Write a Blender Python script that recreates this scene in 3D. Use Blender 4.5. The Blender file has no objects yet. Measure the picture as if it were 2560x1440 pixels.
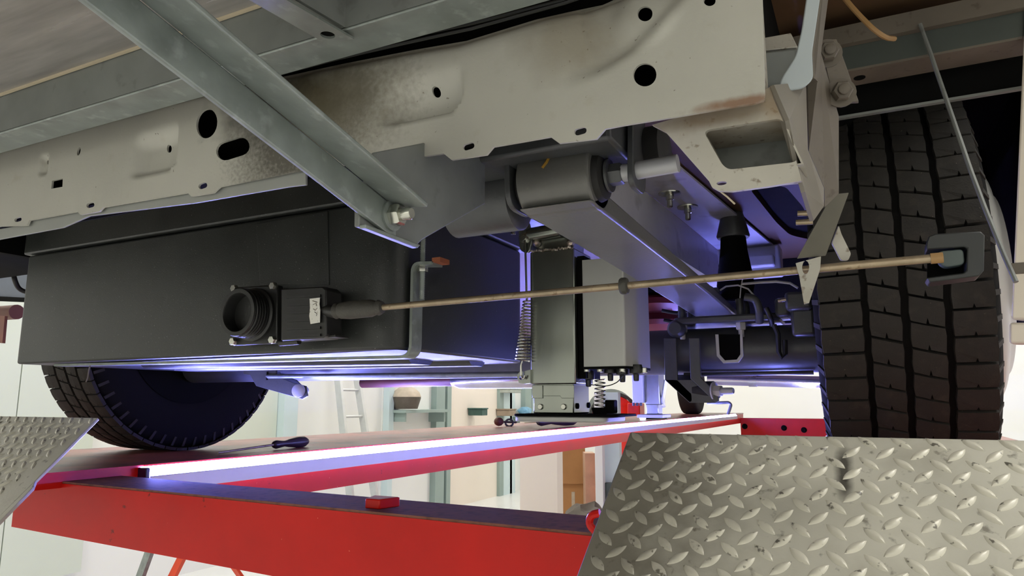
import bpy, bmesh, math, random
from mathutils import Vector as V, Matrix, geometry as mgeo
random.seed(7)
C = bpy.context.scene.collection
SC = bpy.context.scene
ZC = 1.5                       # camera height over the workshop floor

# ------------------------------------------------------------------ camera
F = 1750.0
TH, PT = math.radians(26.8), math.radians(9.2)
s, c = math.sin(TH), math.cos(TH); sp, cp = math.sin(PT), math.cos(PT)
RT, FW, UP = V((c, s, 0)), V((-s*cp, c*cp, sp)), V((s*sp, -c*sp, cp))
cam = bpy.data.cameras.new('camera'); cam.sensor_width = 36.0; cam.lens = F/2560*36
cam.clip_start = 0.02; cam.clip_end = 100
co = bpy.data.objects.new('camera', cam); C.objects.link(co); SC.camera = co
m = Matrix((RT, UP, -FW)).transposed().to_4x4(); m.translation = V((0, 0, ZC)); co.matrix_world = m

# ------------------------------------------------------------------ world, lights, exposure
SC.view_settings.view_transform = 'Standard'; SC.view_settings.look = 'None'
SC.view_settings.gamma = 1; SC.view_settings.use_curve_mapping = False
SC.view_settings.exposure = -0.4
w = bpy.data.worlds.new('world'); SC.world = w; w.use_nodes = True
w.node_tree.nodes['Background'].inputs[0].default_value = (0.9, 0.95, 1, 1)
w.node_tree.nodes['Background'].inputs[1].default_value = 0.15

def area(name, loc, target, sx, sy, power, col):
    l = bpy.data.lights.new(name, 'AREA'); l.shape = 'RECTANGLE'; l.size = sx; l.size_y = sy
    l.energy = power; l.color = col
    o = bpy.data.objects.new(name, l); C.objects.link(o)
    o.location = V(loc)+V((0, 0, ZC))
    o.rotation_euler = (V(target)-V(loc)).to_track_quat('-Z', 'Y').to_euler()
    return o
WARM = (1.0, 0.96, 0.88)
for k, (x, y) in enumerate([(-4.2, 1), (-4.2, 5), (-4.2, 9), (2.2, 1), (2.2, 5), (2.2, 9), (-1, 10.8), (-2.6, -2.4), (0.8, -2.4)]):
    area('ceiling_lamp_light', (x, y, 3.1), (x, y, 0), 1.6, 0.5, 92, (1, 0.98, 0.94))
area('added_rear_fill', (0.2, -3.9, 0.9), (-0.3, 1, 0.1), 3.0, 2.0, 25, WARM)  # unseen fill added behind the camera to light the crossmember

# ------------------------------------------------------------------ helpers
def P(u, v, X=None, Y=None, Z=None, D=None):
    d = RT*((u-1280)/F)-UP*((v-720)/F)+FW
    t = X/d.x if X is not None else Y/d.y if Y is not None else Z/d.z if Z is not None else D
    return d*t
W = {}
def thing(name, label, cat, loc, group=None):
    o = bpy.data.objects.new(name, None); C.objects.link(o); o.empty_display_size = .05
    W[o] = V(loc); o.location = V(loc)+V((0, 0, ZC))
    o['label'] = label; o['category'] = cat
    if group: o['group'] = group
    return o
def obj(name, bm, mat, parent=None, smooth=40, bevel=0, seg=2, kind=None, label=None):
    bmesh.ops.recalc_face_normals(bm, faces=bm.faces[:])
    xs = [v.co for v in bm.verts]
    lo = V([min(p[i] for p in xs) for i in range(3)]); hi = V([max(p[i] for p in xs) for i in range(3)])
    ce = (lo+hi)/2
    for v in bm.verts: v.co -= ce
    me = bpy.data.meshes.new(name); bm.to_mesh(me); bm.free()
    me.materials.append(mat)
    if smooth:
        me.shade_smooth(); me.set_sharp_from_angle(angle=math.radians(smooth))
    o = bpy.data.objects.new(name, me); C.objects.link(o)
    W[o] = ce
    if parent is not None:
        o.parent = parent; o.location = ce-W[parent]
    else: o.location = ce+V((0, 0, ZC))
    if bevel:
        b = o.modifiers.new('bevel', 'BEVEL'); b.width = bevel; b.segments = seg; b.limit_method = 'ANGLE'; b.angle_limit = math.radians(40); b.harden_normals = False
    if kind: o['kind'] = kind
    if label: o['label'] = label
    return o
def tag(o, label, cat, group=None):
    o['label'] = label; o['category'] = cat
    if group: o['group'] = group
    return o
def B(): return bmesh.new()
def faces(bm, pts, fs):
    vs = [bm.verts.new(p) for p in pts]
    for f in fs:
        try: bm.faces.new([vs[i] for i in f])
        except ValueError: pass
    return vs
def hexa(bm, b, t):            # two quads of corresponding corners
    faces(bm, list(b)+list(t), [(0, 1, 2, 3), (7, 6, 5, 4), (0, 4, 5, 1), (1, 5, 6, 2), (2, 6, 7, 3), (3, 7, 4, 0)])
    return bm
def bx(bm, lo, hi):
    x0, y0, z0 = lo; x1, y1, z1 = hi
    return hexa(bm, [V((x0, y0, z0)), V((x1, y0, z0)), V((x1, y1, z0)), V((x0, y1, z0))],
                [V((x0, y0, z1)), V((x1, y0, z1)), V((x1, y1, z1)), V((x0, y1, z1))])
def ext(bm, poly, vec):
    vec = V(vec); n = len(poly); poly = [V(p) for p in poly]
    a = [bm.verts.new(p) for p in poly]; b = [bm.verts.new(p+vec) for p in poly]
    bm.faces.new(a); bm.faces.new(b[::-1])
    for i in range(n):
        j = (i+1) % n; bm.faces.new((a[i], b[i], b[j], a[j]))
    return bm
def tube(bm, pts, r, n=10, closed=False):
    pts = [V(p) for p in pts]; N = len(pts); rings = []
    t0 = (pts[1]-pts[0]).normalized()
    ref = V((0, 0, 1)) if abs(t0.z) < .9 else V((1, 0, 0))
    u = t0.cross(ref).normalized()
    for i, p in enumerate(pts):
        if closed: t = (pts[(i+1) % N]-pts[i-1]).normalized()
        else: t = (pts[min(i+1, N-1)]-pts[max(i-1, 0)]).normalized()
        u = (u-t*u.dot(t)).normalized(); w_ = t.cross(u)
        rr = r[i] if isinstance(r, (list, tuple)) else r
        rings.append([bm.verts.new(p+(u*math.cos(2*math.pi*k/n)+w_*math.sin(2*math.pi*k/n))*rr) for k in range(n)])
    M_ = N if closed else N-1
    for i in range(M_):
        a, b = rings[i], rings[(i+1) % N]
        for k in range(n): bm.faces.new((a[k], a[(k+1) % n], b[(k+1) % n], b[k]))
    if not closed:
        bm.faces.new(rings[0][::-1]); bm.faces.new(rings[-1])
    return bm
def lathe(bm, org, axis, prof, n=24, phase=0, closed=False):
    org = V(org); a = V(axis).normalized()
    u = a.cross(V((0, 0, 1)) if abs(a.z) < .9 else V((1, 0, 0))).normalized(); w_ = a.cross(u)
    rings = []
    for (r, h) in prof:
        rings.append([bm.verts.new(org+a*h+(u*math.cos(phase+2*math.pi*k/n)+w_*math.sin(phase+2*math.pi*k/n))*max(r, 1e-5)) for k in range(n)])
    L = len(prof)
    for i in range(L if closed else L-1):
        p, q = rings[i], rings[(i+1) % L]
        for k in range(n): bm.faces.new((p[k], p[(k+1) % n], q[(k+1) % n], q[k]))
    if not closed:
        if prof[0][0] > 1e-4: bm.faces.new(rings[0][::-1])
        if prof[-1][0] > 1e-4: bm.faces.new(rings[-1])
    return bm
def cyl(bm, p, q, r, n=16, phase=0):
    p, q = V(p), V(q); return lathe(bm, p, q-p, [(r, 0), (r, (q-p).length)], n, phase)
def bolt(bm, p, axis, r, h, shank=0, washer=True):
    a = V(axis).normalized(); p = V(p)
    if washer: lathe(bm, p, a, [(r*1.5, 0), (r*1.5, h*.2)], 20)
    lathe(bm, p+a*h*.2*bool(washer), a, [(r, 0), (r, h*.85), (r*.88, h)], 6)
    if shank: lathe(bm, p+a*h, a, [(r*.55, 0), (r*.55, shank*.9), (r*.45, shank)], 12)
    return bm
def coil(p, q, turns, r0, r1, per=14):
    p, q = V(p), V(q); a = (q-p).normalized()
    u = a.cross(V((0, 1, 0.3))).normalized(); w_ = a.cross(u); out = []
    N = int(turns*per)
    for i in range(N+1):
        t = i/N; r = r0+(r1-r0)*t; an = 2*math.pi*turns*t
        out.append(p+(q-p)*t+(u*math.cos(an)+w_*math.sin(an))*r)
    return out
def rnd(pts, r, n=5):          # round the corners of a polyline
    pts = [V(p) for p in pts]; out = [pts[0]]
    for i in range(1, len(pts)-1):
        a, b, d = pts[i-1], pts[i], pts[i+1]
        k = min(r, (a-b).length*.49, (d-b).length*.49)
        p, q = b+(a-b).normalized()*k, b+(d-b).normalized()*k
        for j in range(n+1):
            t = j/n; out.append(p*(1-t)**2+b*2*t*(1-t)+q*t*t)
    return out+[pts[-1]]
def rndc(pts, r, n=4):
    pts = [V(p) for p in pts]; N = len(pts); out = []
    for i in range(N):
        a, b, d = pts[i-1], pts[i], pts[(i+1) % N]
        rr = r[i] if isinstance(r, (list, tuple)) else r
        k = min(rr, (a-b).length*.49, (d-b).length*.49)
        if k < 1e-5: out.append(b); continue
        p, q = b+(a-b).normalized()*k, b+(d-b).normalized()*k
        for j in range(n+1):
            t = j/n; out.append(p*(1-t)**2+b*2*t*(1-t)+q*t*t)
    return out
def strip(bm, path, side, nrm_hint, th):   # flat bar: path, width vector, thickness direction from tangent x side
    path = [V(p) for p in path]; side = V(side); N = len(path); ring = []
    for i, p in enumerate(path):
        t = (path[min(i+1, N-1)]-path[max(i-1, 0)]).normalized()
        n = t.cross(side).normalized()*th
        if n.dot(V(nrm_hint)) < 0 and i == 0: sgn = -1
        elif i == 0: sgn = 1
        n *= sgn
        ring.append([bm.verts.new(q) for q in (p, p+side, p+side+n, p+n)])
    for i in range(N-1):
        a, b = ring[i], ring[i+1]
        for k in range(4): bm.faces.new((a[k], a[(k+1) % 4], b[(k+1) % 4], b[k]))
    bm.faces.new(ring[0][::-1]); bm.faces.new(ring[-1])
    return bm
def inside(p, poly):
    x, y = p; r = False; n = len(poly)
    for i in range(n):
        x0, y0 = poly[i]; x1, y1 = poly[i-1]
        if (y0 > y) != (y1 > y) and x < (x1-x0)*(y-y0)/(y1-y0)+x0: r = not r
    return r
def sheet(bm, outer, holes, to3, th, grid=None, relief=None):
    """flat sheet with holes: outer, holes are 2-D loops, to3(x, y, depth) puts them in space"""
    vs, es = [], []
    for lp in [outer]+holes:
        k = len(vs); n = len(lp); vs += [V((p[0], p[1])) for p in lp]
        es += [(k+i, k+(i+1) % n) for i in range(n)]
    if grid:
        xs = [p[0] for p in outer]; ys = [p[1] for p in outer]
        x = min(xs)+grid/2
        while x < max(xs):
            y = min(ys)+grid/2
            while y < max(ys):
                q = (x, y)
                if inside(q, outer) and not any(inside(q, h) for h in holes):
                    vs.append(V(q))
                y += grid
            x += grid
    res = mgeo.delaunay_2d_cdt(vs, es, [], 0, 1e-6)
    co_, tri = res[0], res[2]
    keep = []
    for t in tri:
        ce = (sum((co_[i] for i in t), V((0, 0)))/len(t))
        if inside(ce, outer) and not any(inside(ce, h) for h in holes): keep.append(t)
    rel = relief or (lambda x, y: 0.0)
    f = [bm.verts.new(to3(p.x, p.y, rel(p.x, p.y))) for p in co_]
    b = [bm.verts.new(to3(p.x, p.y, rel(p.x, p.y)+th)) for p in co_]
    cnt = {}
    for t in keep:
        bm.faces.new([f[i] for i in t]); bm.faces.new([b[i] for i in reversed(t)])
        for i in range(len(t)):
            e = (t[i], t[(i+1) % len(t)]); cnt[e] = cnt.get(e, 0)+1
    for (i, j) in list(cnt):
        if (j, i) not in cnt: bm.faces.new((f[j], f[i], b[i], b[j]))
    bmesh.ops.delete(bm, geom=[v for v in bm.verts if not v.link_faces], context='VERTS')
    return bm
def ell(cx, cy, rx, ry, n=24, rot=0):
    return [(cx+rx*math.cos(t)*math.cos(rot)-ry*math.sin(t)*math.sin(rot), cy+rx*math.cos(t)*math.sin(rot)+ry*math.sin(t)*math.cos(rot)) for t in [2*math.pi*k/n for k in range(n)]]

# ------------------------------------------------------------------ materials
def S(r, g, b):
    f = lambda x: (x/255/12.92 if x/255 <= .04045 else ((x/255+.055)/1.055)**2.4)
    return (f(r), f(g), f(b), 1)
def mat(name, col, rough=.5, metal=0, var=.12, scale=14, spots=(), bump=0, bscale=160, stains=(), rvar=.08, stretch=None, spec=.5):
    m = bpy.data.materials.new(name); m.use_nodes = True; nt = m.node_tree; N = nt.nodes; L = nt.links
    bs = N['Principled BSDF']; bs.inputs['Metallic'].default_value = metal; bs.inputs['Specular IOR Level'].default_value = spec
    geo = N.new('ShaderNodeNewGeometry'); pos = geo.outputs['Position']
    vec = pos
    if stretch:
        mp = N.new('ShaderNodeMapping'); mp.inputs['Scale'].default_value = stretch; L.new(pos, mp.inputs['Vector']); vec = mp.outputs['Vector']
    def noise(sc, det=4, src=None):
        n = N.new('ShaderNodeTexNoise'); n.inputs['Scale'].default_value = sc; n.inputs['Detail'].default_value = det
        L.new(src or vec, n.inputs['Vector']); return n.outputs['Fac']
    def ramp(fac, a, b):
        r = N.new('ShaderNodeMapRange'); r.inputs['From Min'].default_value = a; r.inputs['From Max'].default_value = b
        r.clamp = True; L.new(fac, r.inputs['Value']); return r.outputs['Result']
    def mix(fac, a, b):
        x = N.new('ShaderNodeMix'); x.data_type = 'RGBA'
        if hasattr(fac, 'links'): L.new(fac, x.inputs['Factor'])
        else: x.inputs['Factor'].default_value = fac
        for sck, val in ((x.inputs[6], a), (x.inputs[7], b)):
            if hasattr(val, 'links'): L.new(val, sck)
            else: sck.default_value = val
        return x.outputs[2]
    lo = tuple(v*(1-var) for v in col[:3])+(1,); hi = tuple(min(1, v*(1+var)) for v in col[:3])+(1,)
    n1 = noise(scale)
    cur = mix(ramp(n1, .3, .7), lo, hi)
    for (sc_, a, b, colr, amt) in spots:
        f = ramp(noise(sc_, 5), a, b)
        mm = N.new('ShaderNodeMath'); mm.operation = 'MULTIPLY'; mm.inputs[1].default_value = amt; L.new(f, mm.inputs[0])
        cur = mix(mm.outputs[0], cur, colr)
    for (ce, rad, colr, amt, nsc) in stains:
        sb = N.new('ShaderNodeVectorMath'); sb.operation = 'SUBTRACT'; L.new(pos, sb.inputs[0]); sb.inputs[1].default_value = V(ce)+V((0, 0, ZC))
        dv = N.new('ShaderNodeVectorMath'); dv.operation = 'DIVIDE'; L.new(sb.outputs[0], dv.inputs[0]); dv.inputs[1].default_value = rad
        ln = N.new('ShaderNodeVectorMath'); ln.operation = 'LENGTH'; L.new(dv.outputs[0], ln.inputs[0])
        ad = N.new('ShaderNodeMath'); ad.operation = 'MULTIPLY_ADD'; L.new(noise(nsc, 6, pos), ad.inputs[0]); ad.inputs[1].default_value = .9; 
        L.new(ln.outputs['Value'], ad.inputs[2])
        f = ramp(ad.outputs[0], 1.45, .75)
        mm = N.new('ShaderNodeMath'); mm.operation = 'MULTIPLY'; mm.inputs[1].default_value = amt; L.new(f, mm.inputs[0])
        cur = mix(mm.outputs[0], cur, colr)
    L.new(cur, bs.inputs['Base Color'])
    rr = N.new('ShaderNodeMapRange'); rr.inputs['To Min'].default_value = max(.02, rough-rvar); rr.inputs['To Max'].default_value = min(1, rough+rvar)
    L.new(n1, rr.inputs['Value']); L.new(rr.outputs['Result'], bs.inputs['Roughness'])
    if bump:
        b = N.new('ShaderNodeBump'); b.inputs['Strength'].default_value = bump; b.inputs['Distance'].default_value = .002
        L.new(noise(bscale, 3), b.inputs['Height']); L.new(b.outputs['Normal'], bs.inputs['Normal'])
    return m
def emit(name, col, strength):
    m = bpy.data.materials.new(name); m.use_nodes = True; bs = m.node_tree.nodes['Principled BSDF']
    bs.inputs['Base Color'].default_value = (.8, .8, .8, 1); bs.inputs['Emission Color'].default_value = col; bs.inputs['Emission Strength'].default_value = strength
    return m
BROWN = S(70, 58, 44); DARK = (.012, .011, .01, 1)
m_white = mat('grey_white_paint', S(178, 176, 165), .42, 0, .07, 9, spots=[(230, .69, .73, S(96, 84, 66), .8), (40, .62, .85, S(150, 140, 118), .5)], bump=.06, bscale=300,
              stains=[((-.515, .5, .305), (.125, .1, .06), S(38, 34, 26), .97, 40), ((-.50, .5, .255), (.10, .1, .075), S(58, 53, 42), .85, 260), ((-.44, .5, .29), (.10, .1, .075), S(92, 85, 66), .7, 180), ((-.20, .5, .30), (.06, .1, .05), S(120, 108, 84), .5, 30), ((-.40, .5, .355), (.30, .1, .016), S(30, 27, 22), .9, 24),  # speckled overspray by the brace; the last entry darkens the top edge band
                      ((-.065, .5, .213), (.05, .2, .006), S(120, 78, 44), .8, 90)])
m_white2 = mat('greasy_white_paint', S(176, 172, 160), .48, 0, .1, 14, spots=[(120, .60, .68, S(96, 78, 54), .7), (26, .5, .8, S(128, 112, 88), .6)], bump=.1, bscale=200,
               stains=[(tuple(P(1790, 288, Y=.525)), (.07, .2, .012), S(128, 104, 74), .6, 50), (tuple(P(1950, 250, Y=.53)), (.02, .2, .03), S(138, 116, 86), .6, 50)])
m_tan = mat('dusty_grey_paint', S(92, 84, 73), .6, 0, .14, 16, spots=[(90, .62, .72, S(60, 50, 40), .6)], bump=.1)
m_galv = mat('galvanised_steel', S(136, 143, 138), .42, .45, .16, 38, spots=[(70, .58, .72, S(176, 182, 178), .5), (25, .62, .8, S(96, 98, 92), .5)], bump=.05, bscale=220)
m_galv_d = mat('dull_galvanised_steel', S(116, 119, 115), .5, .15, .12, 25, spots=[(40, .6, .75, S(64, 58, 50), .5)])
m_zinc = mat('bright_zinc_plate', S(146, 150, 142), .25, .9, .1, 20, stretch=(1, 1, .2), bump=.03, bscale=60)
m_chrome = mat('bright_bolt_steel', S(190, 190, 180), .25, .95, .08, 60)
m_floor_under = mat('glossy_grey_floor_sheet', S(142, 138, 132), .25, .1, .22, 7, stretch=(1, 9, 1))
m_trim = mat('cream_edge_trim', S(188, 174, 148), .5, 0, .05)
m_blackrub = mat('black_rubber', S(34, 33, 31), .75, 0, .2, 40, bump=.2, bscale=300)
m_tyre = mat('tyre_rubber', S(38, 35, 31), .78, 0, .2, 35, spots=[(300, .72, .75, S(120, 112, 96), .7), (60, .55, .8, S(66, 58, 50), .5)], bump=.25, bscale=400)
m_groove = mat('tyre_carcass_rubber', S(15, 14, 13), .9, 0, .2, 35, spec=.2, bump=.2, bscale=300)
m_tank = mat('black_tank_plastic', S(42, 44, 42), .42, 0, .18, 12, spots=[(420, .70, .72, S(150, 150, 145), .7), (30, .62, .85, S(62, 64, 60), .5)], bump=.12, bscale=500)
m_blackpl = mat('black_valve_plastic', S(27, 27, 26), .4, 0, .2, 40, bump=.08)
m_label = mat('white_sticker', S(226, 224, 214), .55, 0, .03, spots=[(190, .63, .67, S(120, 116, 110), .6)])
m_rod = mat('rusty_steel_rod', S(158, 142, 118), .38, .55, .18, 60, spots=[(120, .6, .7, S(92, 66, 44), .6)])
m_grip = mat('worn_rubber_grip', S(66, 64, 58), .65, 0, .2, 60, bump=.3, bscale=300)
m_spring = mat('dark_spring_paint', S(104, 103, 98), .36, .1, .12, 20, spots=[(200, .7, .74, S(120, 116, 104), .5), (18, .66, .76, S(150, 128, 60), .0)], bump=.1, bscale=260)
m_yellow = mat('yellow_paint_mark', S(170, 130, 46), .6)
m_axle = mat('black_axle_paint', S(72, 73, 74), .4, .1, .2, 20, bump=.12, bscale=200)
m_deep = mat('black_parts_and_shade', S(9, 9, 8), .85, 0, .2, 20, spec=.1)  # near-black for black parts, and for shade put into colour in recesses
m_rail = mat('grey_primer_rail', S(186, 186, 188), .42, .1, .1, 16, spots=[(16, .55, .75, S(58, 54, 50), .6)])
m_under = mat('brown_underbody_board', S(80, 58, 36), .65, 0, .16, 9, spots=[(14, .55, .75, S(74, 62, 52), .6)], bump=.1, bscale=120)
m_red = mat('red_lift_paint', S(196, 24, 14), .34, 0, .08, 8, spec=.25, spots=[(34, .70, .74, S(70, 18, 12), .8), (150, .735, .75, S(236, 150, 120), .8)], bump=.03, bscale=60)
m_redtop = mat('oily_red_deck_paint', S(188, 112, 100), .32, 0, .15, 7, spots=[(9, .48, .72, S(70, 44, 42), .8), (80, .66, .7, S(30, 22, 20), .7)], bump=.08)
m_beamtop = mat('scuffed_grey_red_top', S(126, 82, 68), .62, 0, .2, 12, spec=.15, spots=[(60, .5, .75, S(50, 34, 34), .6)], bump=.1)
m_flap = mat('diamond_plate_steel', S(194, 191, 177), .42, .1, .08, 10, spots=[(70, .63, .72, S(66, 58, 44), .6), (11, .56, .8, S(120, 112, 92), .5)], bump=.08, bscale=260,
             stains=[((-.26, .74, -.1), (.16, .5, .5), S(74, 66, 52), .7, 26), ((-.028, .79, -.07), (.010, .05, .05), S(30, 24, 18), .85, 40)])
m_loz = mat('worn_tread_steel', S(206, 202, 186), .38, .1, .08, 30, spots=[(130, .60, .66, S(44, 38, 30), .75)], bump=.05,
            stains=[((-.26, .74, -.1), (.12, .5, .5), S(78, 70, 56), .5, 60)])
m_wall = mat('white_wall_paint', S(240, 241, 236), .6, 0, .02, 1)
m_wall2 = mat('warm_white_wall_paint', S(238, 228, 214), .6, 0, .03, 1)
m_panel = mat('pale_green_panel', S(214, 222, 208), .35, 0, .03, 1)
m_frame = mat('grey_green_frame', S(150, 168, 162), .45, 0, .05, 4)
m_pale = mat('pale_blue_frame', S(206, 224, 226), .45, 0, .03, 4)
m_floor = mat('white_floor_coating', S(226, 227, 224), .3, 0, .04, 2)
m_alu = mat('matt_grey_aluminium', S(176, 177, 172), .42, .25, .04, 30, stretch=(1, 1, .1))
m_bluegrey = mat('blue_grey_box', S(160, 180, 186), .6)
m_card = mat('brown_cardboard', S(176, 128, 80), .75, 0, .08, 5)
m_tape = mat('clear_tape', S(190, 176, 156), .3)
m_pink = mat('pale_brown_wrap', S(196, 160, 136), .5, 0, .12, 6)
m_orange = mat('orange_ladder_paint', S(220, 70, 30), .45, 0, .08)
m_lad = mat('ladder_aluminium', S(206, 208, 206), .35, .3, .06, 10)
m_redmachine = mat('bright_red_cover', S(226, 40, 26), .35)
m_machgrey = mat('dark_green_grey_plastic', S(70, 80, 78), .5)
m_exh = mat('brown_rusty_pipe', S(104, 62, 48), .5, .2, .15, 10)
m_silver = mat('shiny_heat_tube', S(200, 196, 192), .18, .9, .1, 20)
m_hub = mat('white_wheel_trim', S(216, 216, 212), .35, 0, .04)
m_skirt = mat('cream_body_skirt', S(206, 196, 180), .4, 0, .05, 10)
m_handle = mat('dark_screwdriver_grip', S(44, 34, 44), .35)
m_handred = mat('red_grip_inlay', S(150, 40, 34), .4)
m_led = emit('led_strip_light', (.22, .24, 1.0, 1), 350)
m_led2 = emit('added_led_strip_light', (.22, .24, 1.0, 1), 260)  # glow of the added lamp on the right runway only
m_ledend = mat('dark_blue_end_cap', S(30, 30, 66), .4)
m_house = mat('white_lamp_housing', S(206, 204, 206), .4, 0, .03)
m_cable = mat('black_cable', S(22, 22, 22), .5)
m_tanwire = mat('tan_wire', S(150, 116, 72), .5)
m_redbel = mat('dark_red_rubber', S(92, 24, 22), .45)
m_bag = mat('blue_plastic_bag', S(120, 170, 200), .35, 0, .2, 20)
m_rust = mat('rusty_cut_end', S(140, 78, 48), .7)
m_weld = mat('bright_weld_bead', S(212, 200, 186), .3, .9, .2, 80, bump=.6, bscale=120)
m_glass = bpy.data.materials.new('window_glass'); m_glass.use_nodes = True
_b = m_glass.node_tree.nodes['Principled BSDF']; _b.inputs['Transmission Weight'].default_value = 1; _b.inputs['Roughness'].default_value = .02; _b.inputs['IOR'].default_value = 1.05

# ------------------------------------------------------------------ the room
def struct(name, bm, m, parent=None, **k):
    o = obj(name, bm, m, parent, smooth=0, **k)
    if parent is None: o['kind'] = 'structure'
    return o
XL, YB = -5.5, 12.0
struct('floor', bx(B(), (XL-.2, -4.6, -1.6), (4.2, YB+.2, -1.5)), m_floor)
struct('ceiling', bx(B(), (XL-.2, -4.6, 3.2), (4.2, YB+.2, 3.3)), m_wall)
struct('wall_left', bx(B(), (XL-.2, -4.4, -1.5), (XL, YB, 3.2)), m_wall)
struct('wall_back', bx(B(), (XL-.2, YB, -1.5), (4.2, YB+.2, 3.2)), m_wall)
struct('wall_right', bx(B(), (4, -4.4, -1.5), (4.2, YB, 3.2)), m_wall)
struct('wall_front', bx(B(), (XL-.2, -4.6, -1.5), (4.2, -4.4, 3.2)), m_wall)

def wallbox(u0, u1, v0, v1, m, name, parent, d0=.0, d1=.04):
    a = P(u0, (v0+v1)/2, X=XL+d0); b = P(u1, (v0+v1)/2, X=XL+d0)
    z0 = P((u0+u1)/2, v1, X=XL+d0).z; z1 = P((u0+u1)/2, v0, X=XL+d0).z
    return obj(name, bx(B(), (XL+d0, min(a.y, b.y), z0), (XL+d1, max(a.y, b.y), z1)), m, parent, smooth=0)
# pale panelled doors along the left wall
d1 = wallbox(-60, 34, 600, 1440, m_panel, 'door_1', None); d1['kind'] = 'structure'
d2 = wallbox(37, 232, 600, 1440, m_panel, 'door_2', None); d2['kind'] = 'structure'
d3 = wallbox(560, 692, 600, 1300, m_panel, 'door_3', None, 0, .03); d3['kind'] = 'structure'
t3 = wallbox(693, 727, 600, 1300, m_pale, 'trim_1', None, 0, .12); t3['kind'] = 'structure'
t4 = wallbox(1108, 1236, 600, 1330, m_wall2, 'trim_2', None, 0, .05); t4['kind'] = 'structure'

def glazed(name, u0, u1, posts, rails, v0=880, v1=1330):
    w_ = wallbox(u0, u1, v0, v1, m_wall, name, None, 0, .01); w_['kind'] = 'structure'
    for (a, b, mm) in posts: wallbox(a, b, v0, v1, mm, 'window_frame', w_, .01, .10)
    for (a, b, va, vb, mm) in rails: wallbox(a, b, va, vb, mm, 'glazing_bar', w_, .02, .06)
    return w_
glazed('window_1', 952, 1116, [(956, 968, m_pale), (1014+62, 1098, m_frame), (1104, 1114, m_frame)], [(968, 1076, 1100, 1112, m_pale)])
glazed('window_2', 1234, 1345, [(1237, 1247, m_frame), (1247, 1268, m_pale), (1302, 1318, m_frame), (1258+5, 1276, m_pale)], [(1268, 1345, 1042, 1048, m_pale), (1330, 1336, 950, 1090, m_pale)])
# shelf boards and what lies on them
def shelf(u0, u1, v, label):
    t = thing('wall_shelf', label, 'shelf', P((u0+u1)/2, v, X=XL+.15))
    wallbox(u0, u1, v, v+7, m_frame, 'board', t, .0, .30)
    wallbox(u0+4, u0+8, v+7, v+30, m_frame, 'support', t, .0, .26)
    wallbox(u1-8, u1-4, v+7, v+30, m_frame, 'support', t, .0, .26)
shelf(966, 1078, 1024, 'grey green wall shelf under the rounded basket seen past the ladder')
shelf(1268, 1320, 1040, 'short pale shelf below the stored boxes in the window bay')
t = thing('storage_basket', 'grey basket with a rounded lid on the shelf left of the window post', 'basket', P(1015, 1022, X=XL+.2))
p0 = P(1015, 1022, X=XL+.18)
obj('basket_body', lathe(B(), p0, (0, 0, 1), [(.15, 0), (.19, .13), (.19, .15)], 16), m_tan, t)
obj('lid', lathe(B(), p0+V((0, 0, .15)), (0, 0, 1), [(.195, 0), (.17, .06), (.10, .12), (0, .14)], 16), mat('tan_lid', S(190, 176, 156)), t)
def crate(u0, u1, v0, v1, m, label, name='storage_box', lidm=None):
    a = P(u0, v1, X=XL+.30); b = P(u1, v1, X=XL+.30); zt = P(u0, v0, X=XL+.30).z
    t = thing(name, label, 'box', ((XL+.2), (a.y+b.y)/2, a.z))
    obj('box_body', bx(B(), (XL+.06, a.y, a.z), (XL+.30, b.y, zt-.02)), m, t, bevel=.008)
    obj('lid', bx(B(), (XL+.05, a.y-.01, zt-.02), (XL+.31, b.y+.01, zt)), lidm or m, t, bevel=.005)
crate(1205, 1219, 1020, 1039, mat('dark_green_box', S(60, 92, 86)), 'small dark green box on the shelf beyond the brown pipe')
crate(1274, 1290, 1022, 1040, mat('taupe_box', S(150, 134, 116)), 'small taupe box on the pale shelf left of the bright jack')
crate(1277, 1303, 970, 982, mat('grey_lidded_box', S(170, 178, 170)), 'flat grey green box high in the window bay left of the jack')
p0 = P(1312, 1040, X=XL+.16)+V((0, 0, .08))
bg = B()
bmesh.ops.create_icosphere(bg, subdivisions=3, radius=.13)
for v in bg.verts:
    v.co = V((v.co.x*.8, v.co.y*1.3, v.co.z*.62))*(1+.13*math.sin(v.co.x*31+v.co.z*43)*math.cos(v.co.y*37))+p0
tag(obj('plastic_bag', bg, m_bag), 'crumpled pale blue bag on the shelf just left of the jack foot', 'bag')
# aluminium ladder leaning on the left wall
t = thing('aluminium_ladder', 'tall aluminium ladder leaning against the white wall behind the lift', 'ladder', (-5.0, 6.0, -1.5))
def leg(name, a, b, r, m, par): return obj(name, hexa(B(), [a+V(q) for q in ((-r, -r*.5, 0), (r, -r*.5, 0), (r, r*.5, 0), (-r, r*.5, 0))], [b+V(q) for q in ((-r, -r*.5, 0), (r, -r*.5, 0), (r, r*.5, 0), (-r, r*.5, 0))]), m, par, smooth=0)
def line(u0, v0, u1, v1, X0, X1, zfloor, ztop):
    a, b = P(u0, v0, X=X0), P(u1, v1, X=X1); d = (a-b)/(a.z-b.z)
    return b+d*(zfloor-b.z), b+d*(ztop-b.z)
la = line(846, 955, 876, 1245, -5.2, -4.9, -1.5, 1.2); lb = line(894, 955, 938, 1245, -5.2, -4.9, -1.5, 1.2)
leg('stile', la[0], la[1], .04, m_lad, t); leg('stile', lb[0], lb[1], .04, m_lad, t)
for k in range(9):
    q = (k+.6)/9.3; obj('rung', cyl(B(), la[0].lerp(la[1], q), lb[0].lerp(lb[1], q), .016, 10), m_lad, t)
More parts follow.
